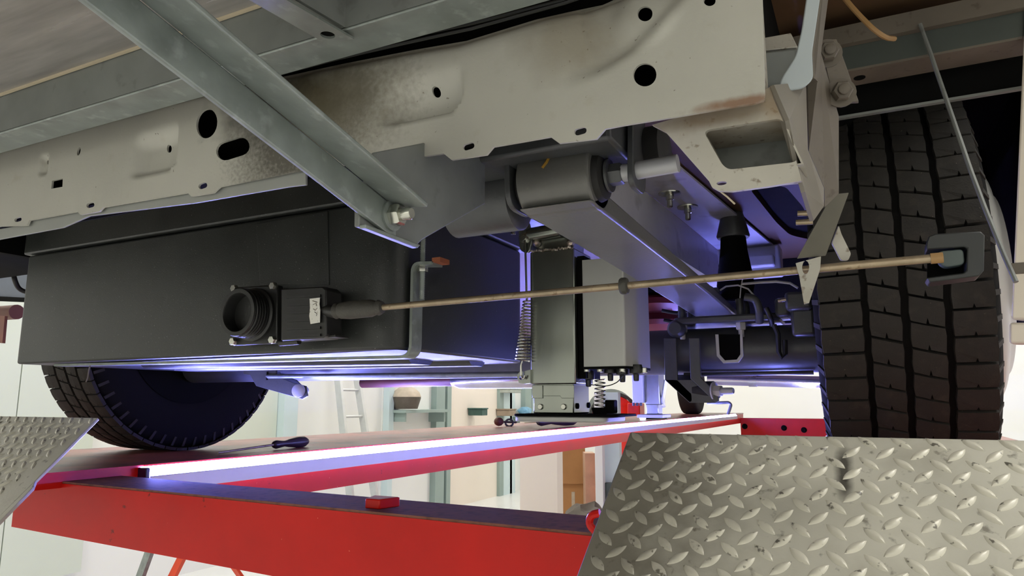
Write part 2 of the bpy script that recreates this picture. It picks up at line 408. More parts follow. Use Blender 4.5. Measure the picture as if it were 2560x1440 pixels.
# orange stepladder under the cross beam
t = thing('orange_stepladder', 'orange and grey stepladder standing under the near red cross beam', 'ladder', P(470, 1500, D=3.6))
zt = -.50
def dn(u, v, u2, v2, D): 
    a, b = P(u, v, D=D), P(u2, v2, D=D); d = (b-a)/(b.z-a.z); return a+d*(zt-a.z), a+d*(-1.5-a.z)
l1 = dn(372, 1385, 352, 1440, 3.4); l2 = dn(452, 1400, 432, 1440, 3.4); l3 = dn(590, 1425, 604, 1445, 3.9); l4 = dn(690, 1430, 708, 1450, 3.9)
leg('front_leg', l1[1], l1[0], .022, m_galv, t); leg('front_leg', l2[1], l2[0], .022, m_orange, t)
leg('rear_leg', l3[1], l3[0], .02, m_orange, t); leg('rear_leg', l4[1], l4[0], .02, m_orange, t)
for q in (.12, .36, .6, .84): obj('tread', cyl(B(), l1[0].lerp(l1[1], q), l2[0].lerp(l2[1], q), .02, 8), m_orange, t)
obj('cross_rail', cyl(B(), l3[0].lerp(l3[1], .05), l4[0].lerp(l4[1], .05), .015, 8), m_orange, t)
obj('top_cap', hexa(B(), [l1[0]+V((-.04, -.03, 0)), l2[0]+V((.04, -.03, 0)), l4[0]+V((.04, .03, 0)), l3[0]+V((-.04, .03, 0))], [l1[0]+V((-.04, -.03, .02)), l2[0]+V((.04, -.03, .02)), l4[0]+V((.04, .03, .02)), l3[0]+V((-.04, .03, .02))]), m_orange, t)
# cardboard stack
def carton(u0, u1, v0, v1, D, label, m=m_card, depth=.4, tape=True):
    a, b = P(u0, v1, D=D), P(u1, v1, D=D); zt_ = P(u0, v0, D=D).z; z0 = max(a.z, -1.5)
    dx = (b-a); dx.z = 0; n = V((-dx.y, dx.x, 0)).normalized()*depth
    t = thing('cardboard_box', label, 'box', V((a.x, a.y, z0)))
    q = [V((a.x, a.y, z0)), V((b.x, b.y, z0)), V((b.x, b.y, z0))+n, V((a.x, a.y, z0))+n]
    up = V((0, 0, zt_-z0)); obj('carton', hexa(B(), q, [p+up for p in q]), m, t, smooth=0)
    if tape:
        e = -n.normalized()*.004; c0 = q[0].lerp(q[1], .5); c1 = q[0].lerp(q[1], .62)
        obj('tape', hexa(B(), [c0+e, c1+e, c1+e+up*.75, c0+e+up*.75], [c0, c1, c1+up*.75, c0+up*.75]), m_tape, t, smooth=0)
carton(1395, 1464, 1211, 1290, 9.2, 'lower brown cardboard box with a strip of tape by the white partition')
carton(1397, 1464, 1118, 1209.5, 9.22, 'upper brown cardboard box on the taped one behind the red runway', tape=False)
carton(1465, 1490, 1135, 1290, 8.8, 'narrow film wrapped pale carton between the brown boxes and the white post', m_pink, .3, False)
a, b = P(1300, 1100, D=8.2), P(1392, 1100, D=8.2)
tr = struct('wall_partition', hexa(B(), [V((a.x, a.y, -1.5)), V((b.x, b.y, -1.5)), V((b.x+.05, b.y+.05, -1.5)), V((a.x+.05, a.y+.05, -1.5))], [V((a.x, a.y, -.22)), V((b.x, b.y, -.22)), V((b.x+.05, b.y+.05, -.22)), V((a.x+.05, a.y+.05, -.22))]), m_wall2)
t = thing('roller_stand', 'white and pale blue upright stand beside the wrapped carton', 'stand', P(1515, 1290, D=7.6))
for (u0, u1, mm, D) in ((1487, 1505, m_wall, 7.6), (1506, 1548, m_pale, 7.7)):
    a, b = P(u0, 1100, D=D), P(u1, 1100, D=D)
    obj('upright', hexa(B(), [V((a.x, a.y, -1.5)), V((b.x, b.y, -1.5)), V((b.x, b.y+.08, -1.5)), V((a.x, a.y+.08, -1.5))], [V((a.x, a.y, .1)), V((b.x, b.y, .1)), V((b.x, b.y+.08, .1)), V((a.x, a.y+.08, .1))]), mm, t, smooth=0)
a, b = P(1507, 1200, D=7.66), P(1549, 1200, D=7.66)
obj('foot_box', bx(B(), (a.x, a.y-.06, -1.5), (b.x, a.y+.02, P(1520, 1205, D=7.66).z)), m_machgrey, t, bevel=.01)
p0 = P(1470, 1285, D=6.5); bm = B()
bmesh.ops.create_icosphere(bm, subdivisions=3, radius=.2)
for v in bm.verts: v.co = V((v.co.x*1.2, v.co.y*1.1, max(-.02, v.co.z)*1.0))*(1+.16*math.sin(v.co.x*40)*math.cos(v.co.z*33+v.co.y*21))+p0-V((0, 0, .1))
bmesh.ops.scale(bm, vec=(1, 1, 1), verts=bm.verts)
t = thing('covered_machine', 'heap of crumpled beige sheeting low behind the right ramp flap', 'sheeting', V((p0.x, p0.y, -1.5)))
obj('sheet', bm, m_tan, t)
obj('stand', bx(B(), (p0.x-.16, p0.y-.12, -1.5), (p0.x+.16, p0.y+.12, p0.z-.1)), m_machgrey, t, bevel=.02)

# red round machine on the floor far behind
p0 = P(1555, 1048, D=8.6)
t = thing('hose_reel', 'bright red round machine behind the runway with a dark green rim', 'machine', V((p0.x, p0.y, -1.5)))
rr = .27
ctr = P(1536, 1045, D=8.6)
obj('drum', lathe(B(), ctr, -FW, [(0, .03), (rr, .03), (rr, -.25), (0, -.25)], 40), m_redmachine, t)
obj('rim', lathe(B(), ctr, -FW, [(rr*1.16, -.02), (rr*1.16, -.3), (rr*1.02, -.3), (rr*1.02, -.02)], 40, closed=True), m_machgrey, t)
obj('pedestal', bx(B(), (ctr.x-.2, ctr.y-.02, -1.5), (ctr.x+.2, ctr.y+.25, ctr.z-.2)), m_redmachine, t, bevel=.02)
p1 = P(1585, 1020, D=8.8)
a, b = P(1570, 1100, D=8.3), P(1602, 1100, D=8.3)
obj('cabinet', hexa(B(), [V((a.x, a.y, -1.5)), V((b.x, b.y, -1.5)), V((b.x, b.y+.2, -1.5)), V((a.x, a.y+.2, -1.5))], [V((a.x, a.y, P(1580, 1008, D=8.3).z)), V((b.x, b.y, P(1580, 1008, D=8.3).z)), V((b.x, b.y+.2, P(1580, 1008, D=8.3).z)), V((a.x, a.y+.2, P(1580, 1008, D=8.3).z))]), m_redmachine, t, bevel=.01)

# ------------------------------------------------------------------ the lift
ZR = -.142
n0, n1 = P(321, 1165, Z=ZR), P(1700, 1046, Z=ZR)
ax = (n1-n0).normalized(); lat = V((-ax.y, ax.x, 0))
def along(y, off=0.0, z=ZR):      # point on the inner edge line of the left runway at distance y
    t_ = (y-n0.y)/ax.y; p = n0+ax*t_+lat*off; return V((p.x, p.y, z))
RW = .66
t = thing('lift_runway', 'long red lift runway under the left wheels with the lit strip along its side', 'lift runway', along(1.0, .3, -.26))
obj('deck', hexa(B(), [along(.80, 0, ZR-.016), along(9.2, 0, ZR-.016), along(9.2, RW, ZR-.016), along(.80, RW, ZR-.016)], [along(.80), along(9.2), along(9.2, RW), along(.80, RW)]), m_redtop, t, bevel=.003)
obj('side_channel', hexa(B(), [along(1.12, .004, -.262), along(9.2, .004, -.262), along(9.2, .03, -.262), along(1.12, .03, -.262)], [along(1.12, .004, ZR-.017), along(9.2, .004, ZR-.017), along(9.2, .03, ZR-.017), along(1.12, .03, ZR-.017)]), m_red, t, smooth=0)
obj('side_channel', hexa(B(), [along(1.12, RW-.03, -.262), along(9.2, RW-.03, -.262), along(9.2, RW-.004, -.262), along(1.12, RW-.004, -.262)], [along(1.12, RW-.03, ZR-.017), along(9.2, RW-.03, ZR-.017), along(9.2, RW-.004, ZR-.017), along(1.12, RW-.004, ZR-.017)]), m_red, t, smooth=0)
obj('edge_plate', hexa(B(), [along(.80, -.003, ZR-.032), along(1.10, -.003, ZR-.032), along(1.10, .0, ZR-.032), along(.80, .0, ZR-.032)], [along(.80, -.003), along(1.10, -.003), along(1.10, 0), along(.80, 0)]), m_red, t, smooth=0)
# right runway, mostly behind the flap
t2 = thing('lift_runway', 'red lift runway carrying the big right rear wheel behind the diamond plate', 'lift runway', (.1, 1.0, -.26))
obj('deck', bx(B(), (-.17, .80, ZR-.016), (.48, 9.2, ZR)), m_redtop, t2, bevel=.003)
obj('side_channel', bx(B(), (-.166, 1.12, -.262), (-.14, 9.2, ZR-.017)), m_red, t2, smooth=0)
obj('side_channel', bx(B(), (.45, 1.12, -.262), (.476, 9.2, ZR-.017)), m_red, t2, smooth=0)
# near cross beam
YBM = .90
zb = lambda u, v: P(u, v, Y=YBM)
b0, b1 = zb(22, 1196), zb(1480, 1330); c0, c1 = zb(22, 1318), zb(590, 1420)
ztop = (-.160, -.168); zbot = -.268
t = thing('lift_crossbeam', 'wide red steel cross beam joining the two runways in the foreground', 'beam', (-.9, YBM, -.28))
x0, x1 = P(28, 1320, Y=YBM).x, .40
def beampt(x, y, z): return V((x, y, z))
hz = lambda x: -.160-.010*(x-x0)/(P(1480, 1330, Y=YBM).x-x0)
hb = lambda x: -.262-.018*(x-x0)/(P(590, 1420, Y=YBM).x-x0)
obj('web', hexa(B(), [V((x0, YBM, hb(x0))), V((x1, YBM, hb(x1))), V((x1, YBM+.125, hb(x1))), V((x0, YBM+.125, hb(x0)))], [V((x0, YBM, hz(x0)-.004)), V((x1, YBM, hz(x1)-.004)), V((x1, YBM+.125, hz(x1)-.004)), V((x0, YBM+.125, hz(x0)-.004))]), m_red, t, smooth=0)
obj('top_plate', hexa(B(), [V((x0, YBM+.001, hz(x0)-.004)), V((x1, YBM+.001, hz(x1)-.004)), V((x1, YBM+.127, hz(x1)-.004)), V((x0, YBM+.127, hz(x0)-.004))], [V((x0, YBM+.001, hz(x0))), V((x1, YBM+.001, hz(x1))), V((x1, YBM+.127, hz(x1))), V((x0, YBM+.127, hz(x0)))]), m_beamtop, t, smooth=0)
nb = [P(912, 1268, Y=YBM+.02), P(948, 1271, Y=YBM+.02), P(1000, 1264, Y=YBM+.06), P(935, 1256, Y=YBM+.06)]
zz = hz(-.75)
q = [V((p.x, p.y, zz)) for p in nb]
obj('stop_block', hexa(B(), q, [p+V((0, 0, .015)) for p in q]), m_red, t, bevel=.002)
obj('hinge_lug', tube(B(), rnd([P(1490, 1330, Y=.86), P(1472, 1312, Y=.86), P(1476, 1288, Y=.86), P(1500, 1282, Y=.86)], .01), .005, 8), m_red, t)
# far cross beam
t = thing('lift_crossbeam', 'red cross beam far under the van against the white back wall', 'beam', (-.6, 9, -.42))
obj('web', bx(B(), (-1.43, 9.0, -.42), (-.185, 9.12, -.2)), m_red, t, bevel=.004)
for (u, v) in ((1862, 1066), (1960, 1070), (2010, 1075)):
    obj('bolt', bolt(B(), P(u, v, Y=9.0), (0, -1, 0), .022, .03), m_deep, t)
# led bar
t = thing('led_light_bar', 'bright white strip lamp in a pale housing along the red runway edge', 'lamp', along(1.05, -.02, -.21))
def bar(y0, y1, o0, o1, z0, z1): return hexa(B(), [along(y0, o0, z0), along(y1, o0, z0), along(y1, o1, z0), along(y0, o1, z0)], [along(y0, o0, z1), along(y1, o0, z1), along(y1, o1, z1), along(y0, o1, z1)])
YL0, YL1 = 1.07, 8.6
obj('housing', bar(YL0+.01, YL1, -.0285, -.004, -.201, -.1662), m_house, t, bevel=.002)
obj('light_strip', ext(B(), [along(YL0, -.006, -.1455), along(YL0, -.024, -.1665), along(YL0, -.006, -.1665)], along(YL1)-along(YL0)), m_led, t, smooth=0)
obj('top_lip', bar(YL0+.01, YL1, -.0075, -.003, -.1455, -.1425), m_red, t)
obj('end_cap', bar(YL0-.004, YL0+.006, -.032, -.002, -.203, -.147), m_ledend, t, bevel=.002)

t = thing('led_light_bar', 'added unseen strip lamp on the right runway behind the raised flap', 'lamp', (-.19, 2.5, -.2))  # unseen lamp, added to turn the spring and rail blue
obj('housing', bx(B(), (-.198, 1.42, -.201), (-.171, 5.2, -.160)), m_house, t, bevel=.002)
obj('light_strip', ext(B(), [V((-.1715, 1.41, -.1455)), V((-.189, 1.41, -.1665)), V((-.1715, 1.41, -.1665))], (0, 3.7, 0)), m_led2, t, smooth=0)
obj('end_cap', bx(B(), (-.1895, 1.405, -.203), (-.171, 1.42, -.168)), m_ledend, t, bevel=.002)

# ------------------------------------------------------------------ diamond plate flaps
E2 = V((0, -.175, -.139)).normalized(); E1 = V((1, 0, 0)); EN = E2.cross(E1).normalized()
if EN.y > 0: EN = -EN
def loz_mesh():
    bm = B(); L_, w_, h = .0125, .0046, .0017
    n = 4; top = []
    base = []
    for k in range(-n, n+1):
        a = k/n; base.append(V((a*L_, w_*(1-a*a), 0)))
    for k in range(n-1, -n, -1):
        a = k/n; base.append(V((a*L_, -w_*(1-a*a), 0)))
    vb = [bm.verts.new(p) for p in base]
    vt = [bm.verts.new(V((p.x*.74, p.y*.55, h))) for p in base]
    N = len(base)
    for i in range(N): bm.faces.new((vb[i], vb[(i+1) % N], vt[(i+1) % N], vt[i]))
    bm.faces.new(vt)
    me = bpy.data.meshes.new('tread_lozenge'); bmesh.ops.recalc_face_normals(bm, faces=bm.faces[:]); bm.to_mesh(me)
    me.materials.append(m_loz); me.shade_smooth(); me.set_sharp_from_angle(angle=math.radians(50)); bm.free(); return me
LOZ = loz_mesh()
def flap(label, corner, width, length, cut=0, vis=None, pitch=.0305, sgn=1):
    o0 = V(corner)                          # top inner corner
    t = thing('ramp_flap', label, 'ramp', o0+E2*length)
    W_ = width*sgn
    poly = [o0, o0+E1*W_, o0+E1*W_+E2*length, o0+E1*cut*sgn+E2*length]
    pl = obj('tread_plate', ext(B(), poly, -EN*.006), m_flap, t, bevel=.0015)
    oc = W[pl]
    base = Matrix((E1, E2, EN)).transposed()
    if base.determinant() < 0: base = Matrix((E1, -E2, EN)).transposed()
    cand = []
    ni, nj = int(width/pitch)+1, int(length/pitch)+1
    for i in range(ni):
        for j in range(nj):
            for tp in (0, 1):
                a = (i+.5*tp+.35)*pitch; b = (j+.5*tp+.3)*pitch
                if a > width-.006 or b > length-.006 or a < .010+cut*b/length: continue
                p = o0+E1*a*sgn+E2*b
                k = p.dot(FW); u = 1280+F*p.dot(RT)/k; v = 720-F*p.dot(UP)/k
                cand.append((-60 < u < 2620 and v < 1500, k, p, tp))
    cand.sort(key=lambda q: (not q[0], q[1]))
    rest = []
    for n_, (vis_, k, p, tp) in enumerate(cand):
        rot = Matrix.Rotation(math.radians(45 if tp else -45)*1.0+random.uniform(-.05, .05), 3, 'Z')
        if n_ < 295 and vis_:
            o = bpy.data.objects.new('tread_lozenge', LOZ); C.objects.link(o); o.parent = t
            mm = (base @ rot).to_4x4(); mm.translation = p-W[t]; o.matrix_local = mm
        else: rest.append((p, base @ rot))
    if rest:
        bm = B()
        for p, r in rest:
            b2 = B(); b2.from_mesh(LOZ)
            mm = r.to_4x4(); mm.translation = p
            vm = [bm.verts.new(mm @ v.co) for v in b2.verts]
            for f in b2.faces: bm.faces.new([vm[v.index] for v in f.verts])
            b2.free()
        obj('tread_pattern', bm, m_loz, t, kind='stuff')
    return t
tr_ = P(1575, 1080, Y=.83)
t = flap('large raised diamond plate ramp flap filling the lower right corner', tr_, .62, .50, -.014)
tl_ = P(245, 1044, Y=.86)
t = flap('smaller raised diamond plate ramp flap cut by the left edge', tl_, .72, .30, -.082, sgn=-1)
e = E2
lip = [tl_+E2*.165+E1*.045, tl_+E2*.180+E1*.060, tl_+E2*.32+E1*.10, tl_+E2*.30+E1*.080]
obj('side_lip', ext(B(), lip, -EN*.006), m_flap, t, bevel=.001)

# ------------------------------------------------------------------ wheels
RO = .34
def tread_block(x0, x1, dth, skew, notch, name):
    bm = B(); r0, r1 = RO-.0095, RO
    # outline in (x, arc)
    a = dth/2; xm = (x0+x1)/2; k = skew*(x1-x0)
    pts = [(x0, -a-k/2), (xm-.002, -a), (xm, -a+notch*a), (xm+.002, -a), (x1, -a+k/2), (x1+.0014, 0), (x1, a+k/2), (xm, a), (x0, a-k/2), (x0-.0014, 0)]
    def pt(x, th, r): return V((x, -r*math.cos(th), r*math.sin(th)))   # centred on -Y side
    lo = [bm.verts.new(pt(x, t_*1.0, r0)) for x, t_ in pts]
    hi = [bm.verts.new(pt(xm+(x-xm)*.96, t_*.965, r1-(.0012 if abs(x-xm) > .002 else 0))) for x, t_ in pts]
    N = len(pts)
    bm.faces.new(hi)
    for i in range(N): bm.faces.new((lo[i], lo[(i+1) % N], hi[(i+1) % N], hi[i]))
    bmesh.ops.recalc_face_normals(bm, faces=bm.faces[:])
    me = bpy.data.meshes.new(name); bm.to_mesh(me); bm.free(); me.materials.append(m_tyre); return me
NB = 56
def wheel(label, xi, xo, cy, group=None, cz=ZR+RO, blocks=True, hub=True):
    sg = 1 if xo > xi else -1; wd = abs(xo-xi); xc = (xi+xo)/2
    t = thing('road_wheel', label, 'wheel', (xc, cy, cz-RO))
    h = wd/2; prof = [(.20, -h*.80), (.215, -h*.88), (.26, -h*1.03), (.30, -h*1.02), (.318, -h*.95), (.3265, -h*.87), (.3305, -h*.72), (.3310, 0), (.3305, h*.72), (.3265, h*.87), (.318, h*.95), (.30, h*1.02), (.26, h*1.03), (.215, h*.88), (.20, h*.80)]
    if not blocks: prof = [(r+(.0095 if r > .31 else 0), q) for r, q in prof]
    ty = obj('tyre', lathe(B(), (xc, cy, cz), (1, 0, 0), prof, 96, closed=True), m_groove if blocks else m_tyre, t, smooth=50)
    if blocks:
        ribs = [(-h*.93, -h*.45, .07, .0), (-h*.37, -h*.03, -.75, .5), (h*.06, h*.42, -.75, .5), (h*.50, h*.93, .05, .0)]
        for ri, (a, b, sk, no) in enumerate(ribs):
            me = tread_block(a, b, 2*math.pi/NB*.93, sk*.35/RO, .5 if no else .35, 'tread_block')
            for k in range(NB):
                o = bpy.data.objects.new('tread_block', me); C.objects.link(o); o.parent = ty
                o.rotation_euler = (2*math.pi*(k+.5*(ri % 2)+.03*random.random())/NB, 0, 0)
        bm = B()
        for side in (-1, 1):
            for k in range(NB):
                th = 2*math.pi*(k+.5)/NB
                for (ra, rb, hw) in ((.302, .327, .010),):
                    c_ = [(side*h*1.0, ra), (side*h*.915, rb)]
                    q = []
                    for dth in (-.012, .012):
                        for (x, r_) in c_: q.append(V((xc+x, cy+r_*math.cos(th+dth), cz+r_*math.sin(th+dth))))
                    off = V((side*.003, 0, 0))
                    hexa(bm, [q[0], q[1], q[3], q[2]], [p+off for p in (q[0], q[1], q[3], q[2])])
        obj('shoulder_lugs', bm, m_tyre, ty, kind='stuff')
    obj('rim', lathe(B(), (xc, cy, cz), (sg, 0, 0), [(.205, -h*.86), (.20, -h*.80), (.185, -h*.5), (.18, 0), (.16, h*.3), (.08, h*.35), (.07, h*.2), (.04, h*.2), (0, h*.2)], 48), m_deep, t)
    obj('brake_backing', lathe(B(), (xc, cy, cz), (-sg, 0, 0), [(.15, h*.3), (.155, h*.5), (.15, h*.75), (.06, h*.8), (.05, h*1.1), (0, h*1.1)], 40), m_deep, t)
    if hub:
        obj('wheel_trim', lathe(B(), (xo, cy, cz), (sg, 0, 0), [(.205, -.006), (.210, .010), (.205, .022), (.19, .030), (.165, .034), (.155, .043), (.10, .050), (.085, .046), (.07, .056), (0, .058)], 48), m_hub, t)
    return t
wheel('large rear wheel seen tread on at the right behind the steel rod', -.065, .166, 1.435)
wheel('rear wheel at the left seen from its dark inner side on the red runway', -1.78, -1.99, 1.44)
pw = P(1715, 1035, Z=ZR)
wheel('distant front wheel at the far end of the runway beyond the second jack', -1.74, -1.93, pw.y+.1, blocks=False, hub=False)

# ------------------------------------------------------------------ van underside
t = thing('van_floor', 'dark underside of the camper body over the rear axle', 'van floor', (-1, 4, .38))
hole = [(p.x, p.y) for p in rndc([P(u, v, Z=.37) for (u, v) in ((1872, 470), (1960, 462), (2010, 520), (2030, 600), (1975, 588), (1940, 555))], .03)]
hole = [(x, y) for x, y in hole]
obj('floor_board', sheet(B(), [(-2.2, .53), (-.075, .53), (-.075, 9.6), (-2.2, 9.6)], [hole], lambda x, y, d: V((x, y, .37+d)), .02), m_under, t, smooth=0)
hc = V((sum(p[0] for p in hole)/len(hole), sum(p[1] for p in hole)/len(hole), 0))
bm = B()
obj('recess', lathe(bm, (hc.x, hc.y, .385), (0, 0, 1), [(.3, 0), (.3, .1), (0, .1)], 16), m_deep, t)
obj('added_dark_block', bx(B(), (-2.2, .70, .30), (-1.56, .95, .369)), m_deep, t)  # near-black box added so the lit floor past the tank reads dark
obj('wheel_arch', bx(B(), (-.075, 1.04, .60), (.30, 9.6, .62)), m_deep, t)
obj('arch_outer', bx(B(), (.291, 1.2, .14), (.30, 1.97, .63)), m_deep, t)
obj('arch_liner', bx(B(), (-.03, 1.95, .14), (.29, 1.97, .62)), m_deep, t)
obj('added_shade_panel', bx(B(), (-.62, 1.93, .20), (-.086, 1.95, .369)), m_groove, t)  # dark panel added over lit floor that should read as shade
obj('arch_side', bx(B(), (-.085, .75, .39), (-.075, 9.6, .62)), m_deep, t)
obj('arch_board', bx(B(), (-.075, .53, .50), (.24, 1.04, .52)), m_under, t)
obj('body_shell', bx(B(), (-2.3, -.9, .63), (.31, 9.6, 1.4)), m_skirt, t)
obj('outer_skirt', bx(B(), (.29, 2.2, .12), (.31, 9.6, .63)), m_skirt, t)
YS = .945
sk = thing('body_skirt', 'cream body side skirt cut by the right edge of the picture', 'body panel', P(2560, 860, Y=YS))
ps = [P(u, v, Y=YS) for (u, v) in ((2526, 800), (2555, 130), (2560, 20), (2760, 0), (2760, 800))]
obj('skirt_panel', ext(B(), ps, (.012, .02, 0)), m_skirt, sk, bevel=.003)
obj('lower_trim', ext(B(), [P(u, v, Y=YS-.001) for (u, v) in ((2524, 658), (2760, 640), (2760, 672), (2524, 686))], (.008, .012, 0)), m_tan, sk, bevel=.001)
obj('bottom_rail', ext(B(), [P(u, v, Y=YS) for (u, v) in ((2522, 806), (2760, 806), (2760, 860), (2522, 860))], (.008, .02, 0)), m_skirt, sk, bevel=.003)

# rear floor panel and galvanised extension rails near the camera
t = thing('floor_panel', 'glossy grey underside of the rear floor at the upper left', 'floor panel', (-1.2, -.2, .352))
obj('panel_sheet', bx(B(), (-2.2, -.9, .352), (-.05, .415, .40)), m_floor_under, t)
obj('edge_trim', bx(B(), (-2.2, .4142, .3495), (-.42, .4168, .353)), m_trim, t)
t = thing('extension_rail', 'galvanised cross rail between the floor panel and the white crossmember', 'rail', (-1, .44, .306))
GZ = .306
obj('rail_web', bx(B(), (-2.2, .418, GZ), (-.10, .421, .40)), m_galv_d, t)
g0 = P(0, 367, Z=GZ).y
obj('rail_flange', bx(B(), (-2.2, .418, GZ-.0025), (-.10, max(g0, .455), GZ)), m_galv, t, bevel=.001)
h1 = P(820, 71, Z=GZ)
a0, a1, a2, a3 = P(655, 0, Z=GZ), P(800, 84, Z=GZ), P(886, 82, Z=GZ), P(748, 0, Z=GZ)
d_ = (a0-a1); d2_ = (a3-a2)
obj('longitudinal_flange', sheet(B(), [(p.x, p.y) for p in (a1, a2, a2+d2_*3, a0+d_*3)], [ell(h1.x, h1.y, .006, .006)], lambda x, y, d: V((x, y, GZ-.004-d)), .002), m_galv, t, smooth=0)
obj('longitudinal_web', ext(B(), [a2, a2+d2_*3, a2+d2_*3+V((0, 0, .045)), a2+V((0, 0, .045))], (-.003, 0, 0)), m_galv_d, t)
obj('hole_shade_disc', lathe(B(), (h1.x, h1.y, GZ-.0035), (0, 0, 1), [(.0066, 0), (.0066, .0006)], 16), m_deep, t)  # near-black disc colours in the shade of the hole
t = thing('seam_cable', 'pair of thin black cables along the dark seam above the white crossmember', 'cable', P(1000, 100, Y=.478))
for dv in (0, 14):
    obj('cable', tube(B(), [P(640, 186+dv, Y=.478), P(850, 131+dv, Y=.478), P(1000, 96+dv, Y=.478), P(1180, 58+dv*.9, Y=.478), P(1411, 0+dv*.5, Y=.478), P(1520, -30, Y=.478)], .0016, 6), m_cable, t)
# diagonal brace
t = thing('diagonal_brace', 'galvanised angle brace running diagonally across the upper left', 'brace', P(985, 540, X=-.336))
XA, XB_ = -.336, -.302
lo0, lo1 = P(209, 0, X=XA), P(991, 600, X=XA)
ri0, ri1 = P(352, 0, X=XA), P(990, 519, X=XA)
ou0, ou1 = P(467, 0, X=XB_), P(1069, 519, X=XB_)
kk = .30
ex = lambda p, q: p+(p-q)*kk
bm = B(); th_ = V((-.004, 0, 0))
hexa(bm, [ex(lo0, lo1), lo1, ri1, ex(ri0, ri1)], [ex(lo0, lo1)+th_, lo1+th_, ri1+th_, ex(ri0, ri1)+th_])
tu = V((0, .001, .004))
hexa(bm, [ex(ri0, ri1), ri1, ou1, ex(ou0, ou1)], [ex(ri0, ri1)+tu+th_, ri1+tu+th_, ou1+tu, ex(ou0, ou1)+tu])
obj('angle_bar', bm, m_galv, t, smooth=0, bevel=.0012)
pb = P(978, 540, X=XA)
obj('washer', lathe(B(), pb, (1, 0, -.0), [(.0125, 0), (.0125, .002)], 28), m_galv, t)
obj('hex_nut', lathe(B(), pb+V((.002, 0, 0)), (1, 0, 0), [(.0092, 0), (.0092, .0075), (.008, .009)], 6), m_chrome, t)
obj('bolt_end', lathe(B(), pb+V((.011, 0, 0)), (1, 0, 0), [(.0052, 0), (.0052, .008), (.0042, .0092)], 14), m_chrome, t)
t = thing('gusset_plate', 'dark grey steel plate bolted to the lower end of the brace', 'bracket', P(1040, 615, X=-.345))
poly = [P(u, v, X=-.3405) for (u, v) in ((898, 525), (898, 566), (1038, 618), (1055, 600), (1213, 509), (1213, 380), (1150, 340), (940, 380))]
obj('plate', ext(B(), poly, (-.005, 0, 0)), m_galv_d, t, bevel=.001)
poly = [P(u, v, X=-.3405) for (u, v) in ((898, 562), (1038, 614), (1030, 622), (898, 572))]
obj('folded_edge', ext(B(), poly, (.006, 0, 0)), m_galv, t, bevel=.0008)

# ---- white crossmember
YC = .5
t = thing('rear_crossmember', 'long grey white painted steel crossmember with punched holes and pressed dimples', 'chassis beam', (-.55, .5, .2))
bot = [(-220, 610), (0, 566), (67, 564), (73, 551), (193, 529), (201, 537), (247, 529), (258, 518), (469, 482), (478, 491), (533, 482), (549, 467), (764, 424), (940, 404), (967, 404), (1109, 384), (1129, 400), (1216, 387), (1233, 367), (1376, 342), (1398, 358), (1491, 347), (1513, 322), (1560, 313), (1700, 290), (1890, 258), (1908, 252), (1912, 240)]
top = [(1906, -140), (1815, -160), (1478, -30), (1400, 0), (1322, 26), (1144, 82), (1011, 106), (833, 142), (700, 172), (493, 214), (240, 284), (0, 355), (-220, 420)]
to2 = lambda u, v: (lambda p: (p.x, p.z))(P(u, v, Y=YC))
outer = [to2(*q) for q in bot]+[to2(1906, 0), to2(1903, -140)]+[to2(*q) for q in top[1:]]
def hole_px(u, v, rx, ry, rot=0, n=26): return [to2(*q) for q in ell(u, v, rx, ry, n, rot)]
def slot_px(u0, v0, u1, v1, r, n=8, sk=0):
    a_ = math.atan2(v1-v0, u1-u0); out = []
    for k in range(n+1): t_ = a_+math.pi/2+math.pi*k/n; out.append((u0+r*math.cos(t_), v0+r*math.sin(t_)))
    for k in range(n+1): t_ = a_-math.pi/2+math.pi*k/n; out.append((u1+r*math.cos(t_), v1+r*math.sin(t_)))
    return [to2(*q) for q in out]
holes = [hole_px(1607, 25, 19, 19), hole_px(1612, 187, 29, 29), hole_px(1774, 2, 15, 13), hole_px(1080, 222, 10, 12), hole_px(517, 309, 26, 37, .15),
         slot_px(563, 378, 601, 366, 23), hole_px(197, 378, 4, 11, .2), hole_px(404, 365, 6, 10), hole_px(112, 403, 4, 6),
         [to2(*q) for q in ((130, 452), (157, 446), (156, 467), (128, 472))], slot_px(1165, 368, 1178, 364, 8), slot_px(1444, 330, 1458, 326, 8.5),
         slot_px(503, 466, 511, 463, 7), slot_px(222, 514, 230, 512, 6), slot_px(41, 550, 49, 548, 5)]
def sm(x): x = max(0, min(1, x)); return x*x*(3-2*x)
def dimple(x, z, u0, v0, u1, v1, soft, hard, depth):
    # box in panel coordinates: soft slopes on left and top, crisp steps on right and bottom
    (xa, za), (xb, zb_) = to2(u0, v1), to2(u1, v0)
    R_ = min(.016, (xb-xa)*.3); dx, dz = xb-x, z-za
    d = R_-math.hypot(R_-dx, R_-dz) if dx < R_ and dz < R_ else min(dx, dz)
    return depth*sm((x-xa)/soft)*sm(d/hard)*sm((zb_-z)/soft)
arc = [to2(*q) for q in ((1370, 236), (1440, 205), (1500, 177), (1567, 133), (1633, 83), (1670, 40), (1700, 0), (1730, -60), (1740, -140))]
def arcd(x, z):
    best = 9; sd = 0
    for i in range(len(arc)-1):
        a_, b_ = V(arc[i]), V(arc[i+1]); p = V((x, z)); ab = b_-a_
        k = max(0, min(1, (p-a_).dot(ab)/ab.length_squared)); q = a_+ab*k; d = (p-q).length
        if d < best: best = d; cr = ab.x*(p-q).y-ab.y*(p-q).x; sd = d if cr > 0 else -d; kk_ = (i+k)/len(arc)
    return sd, kk_
topc = [to2(*q) for q in top[1:]]
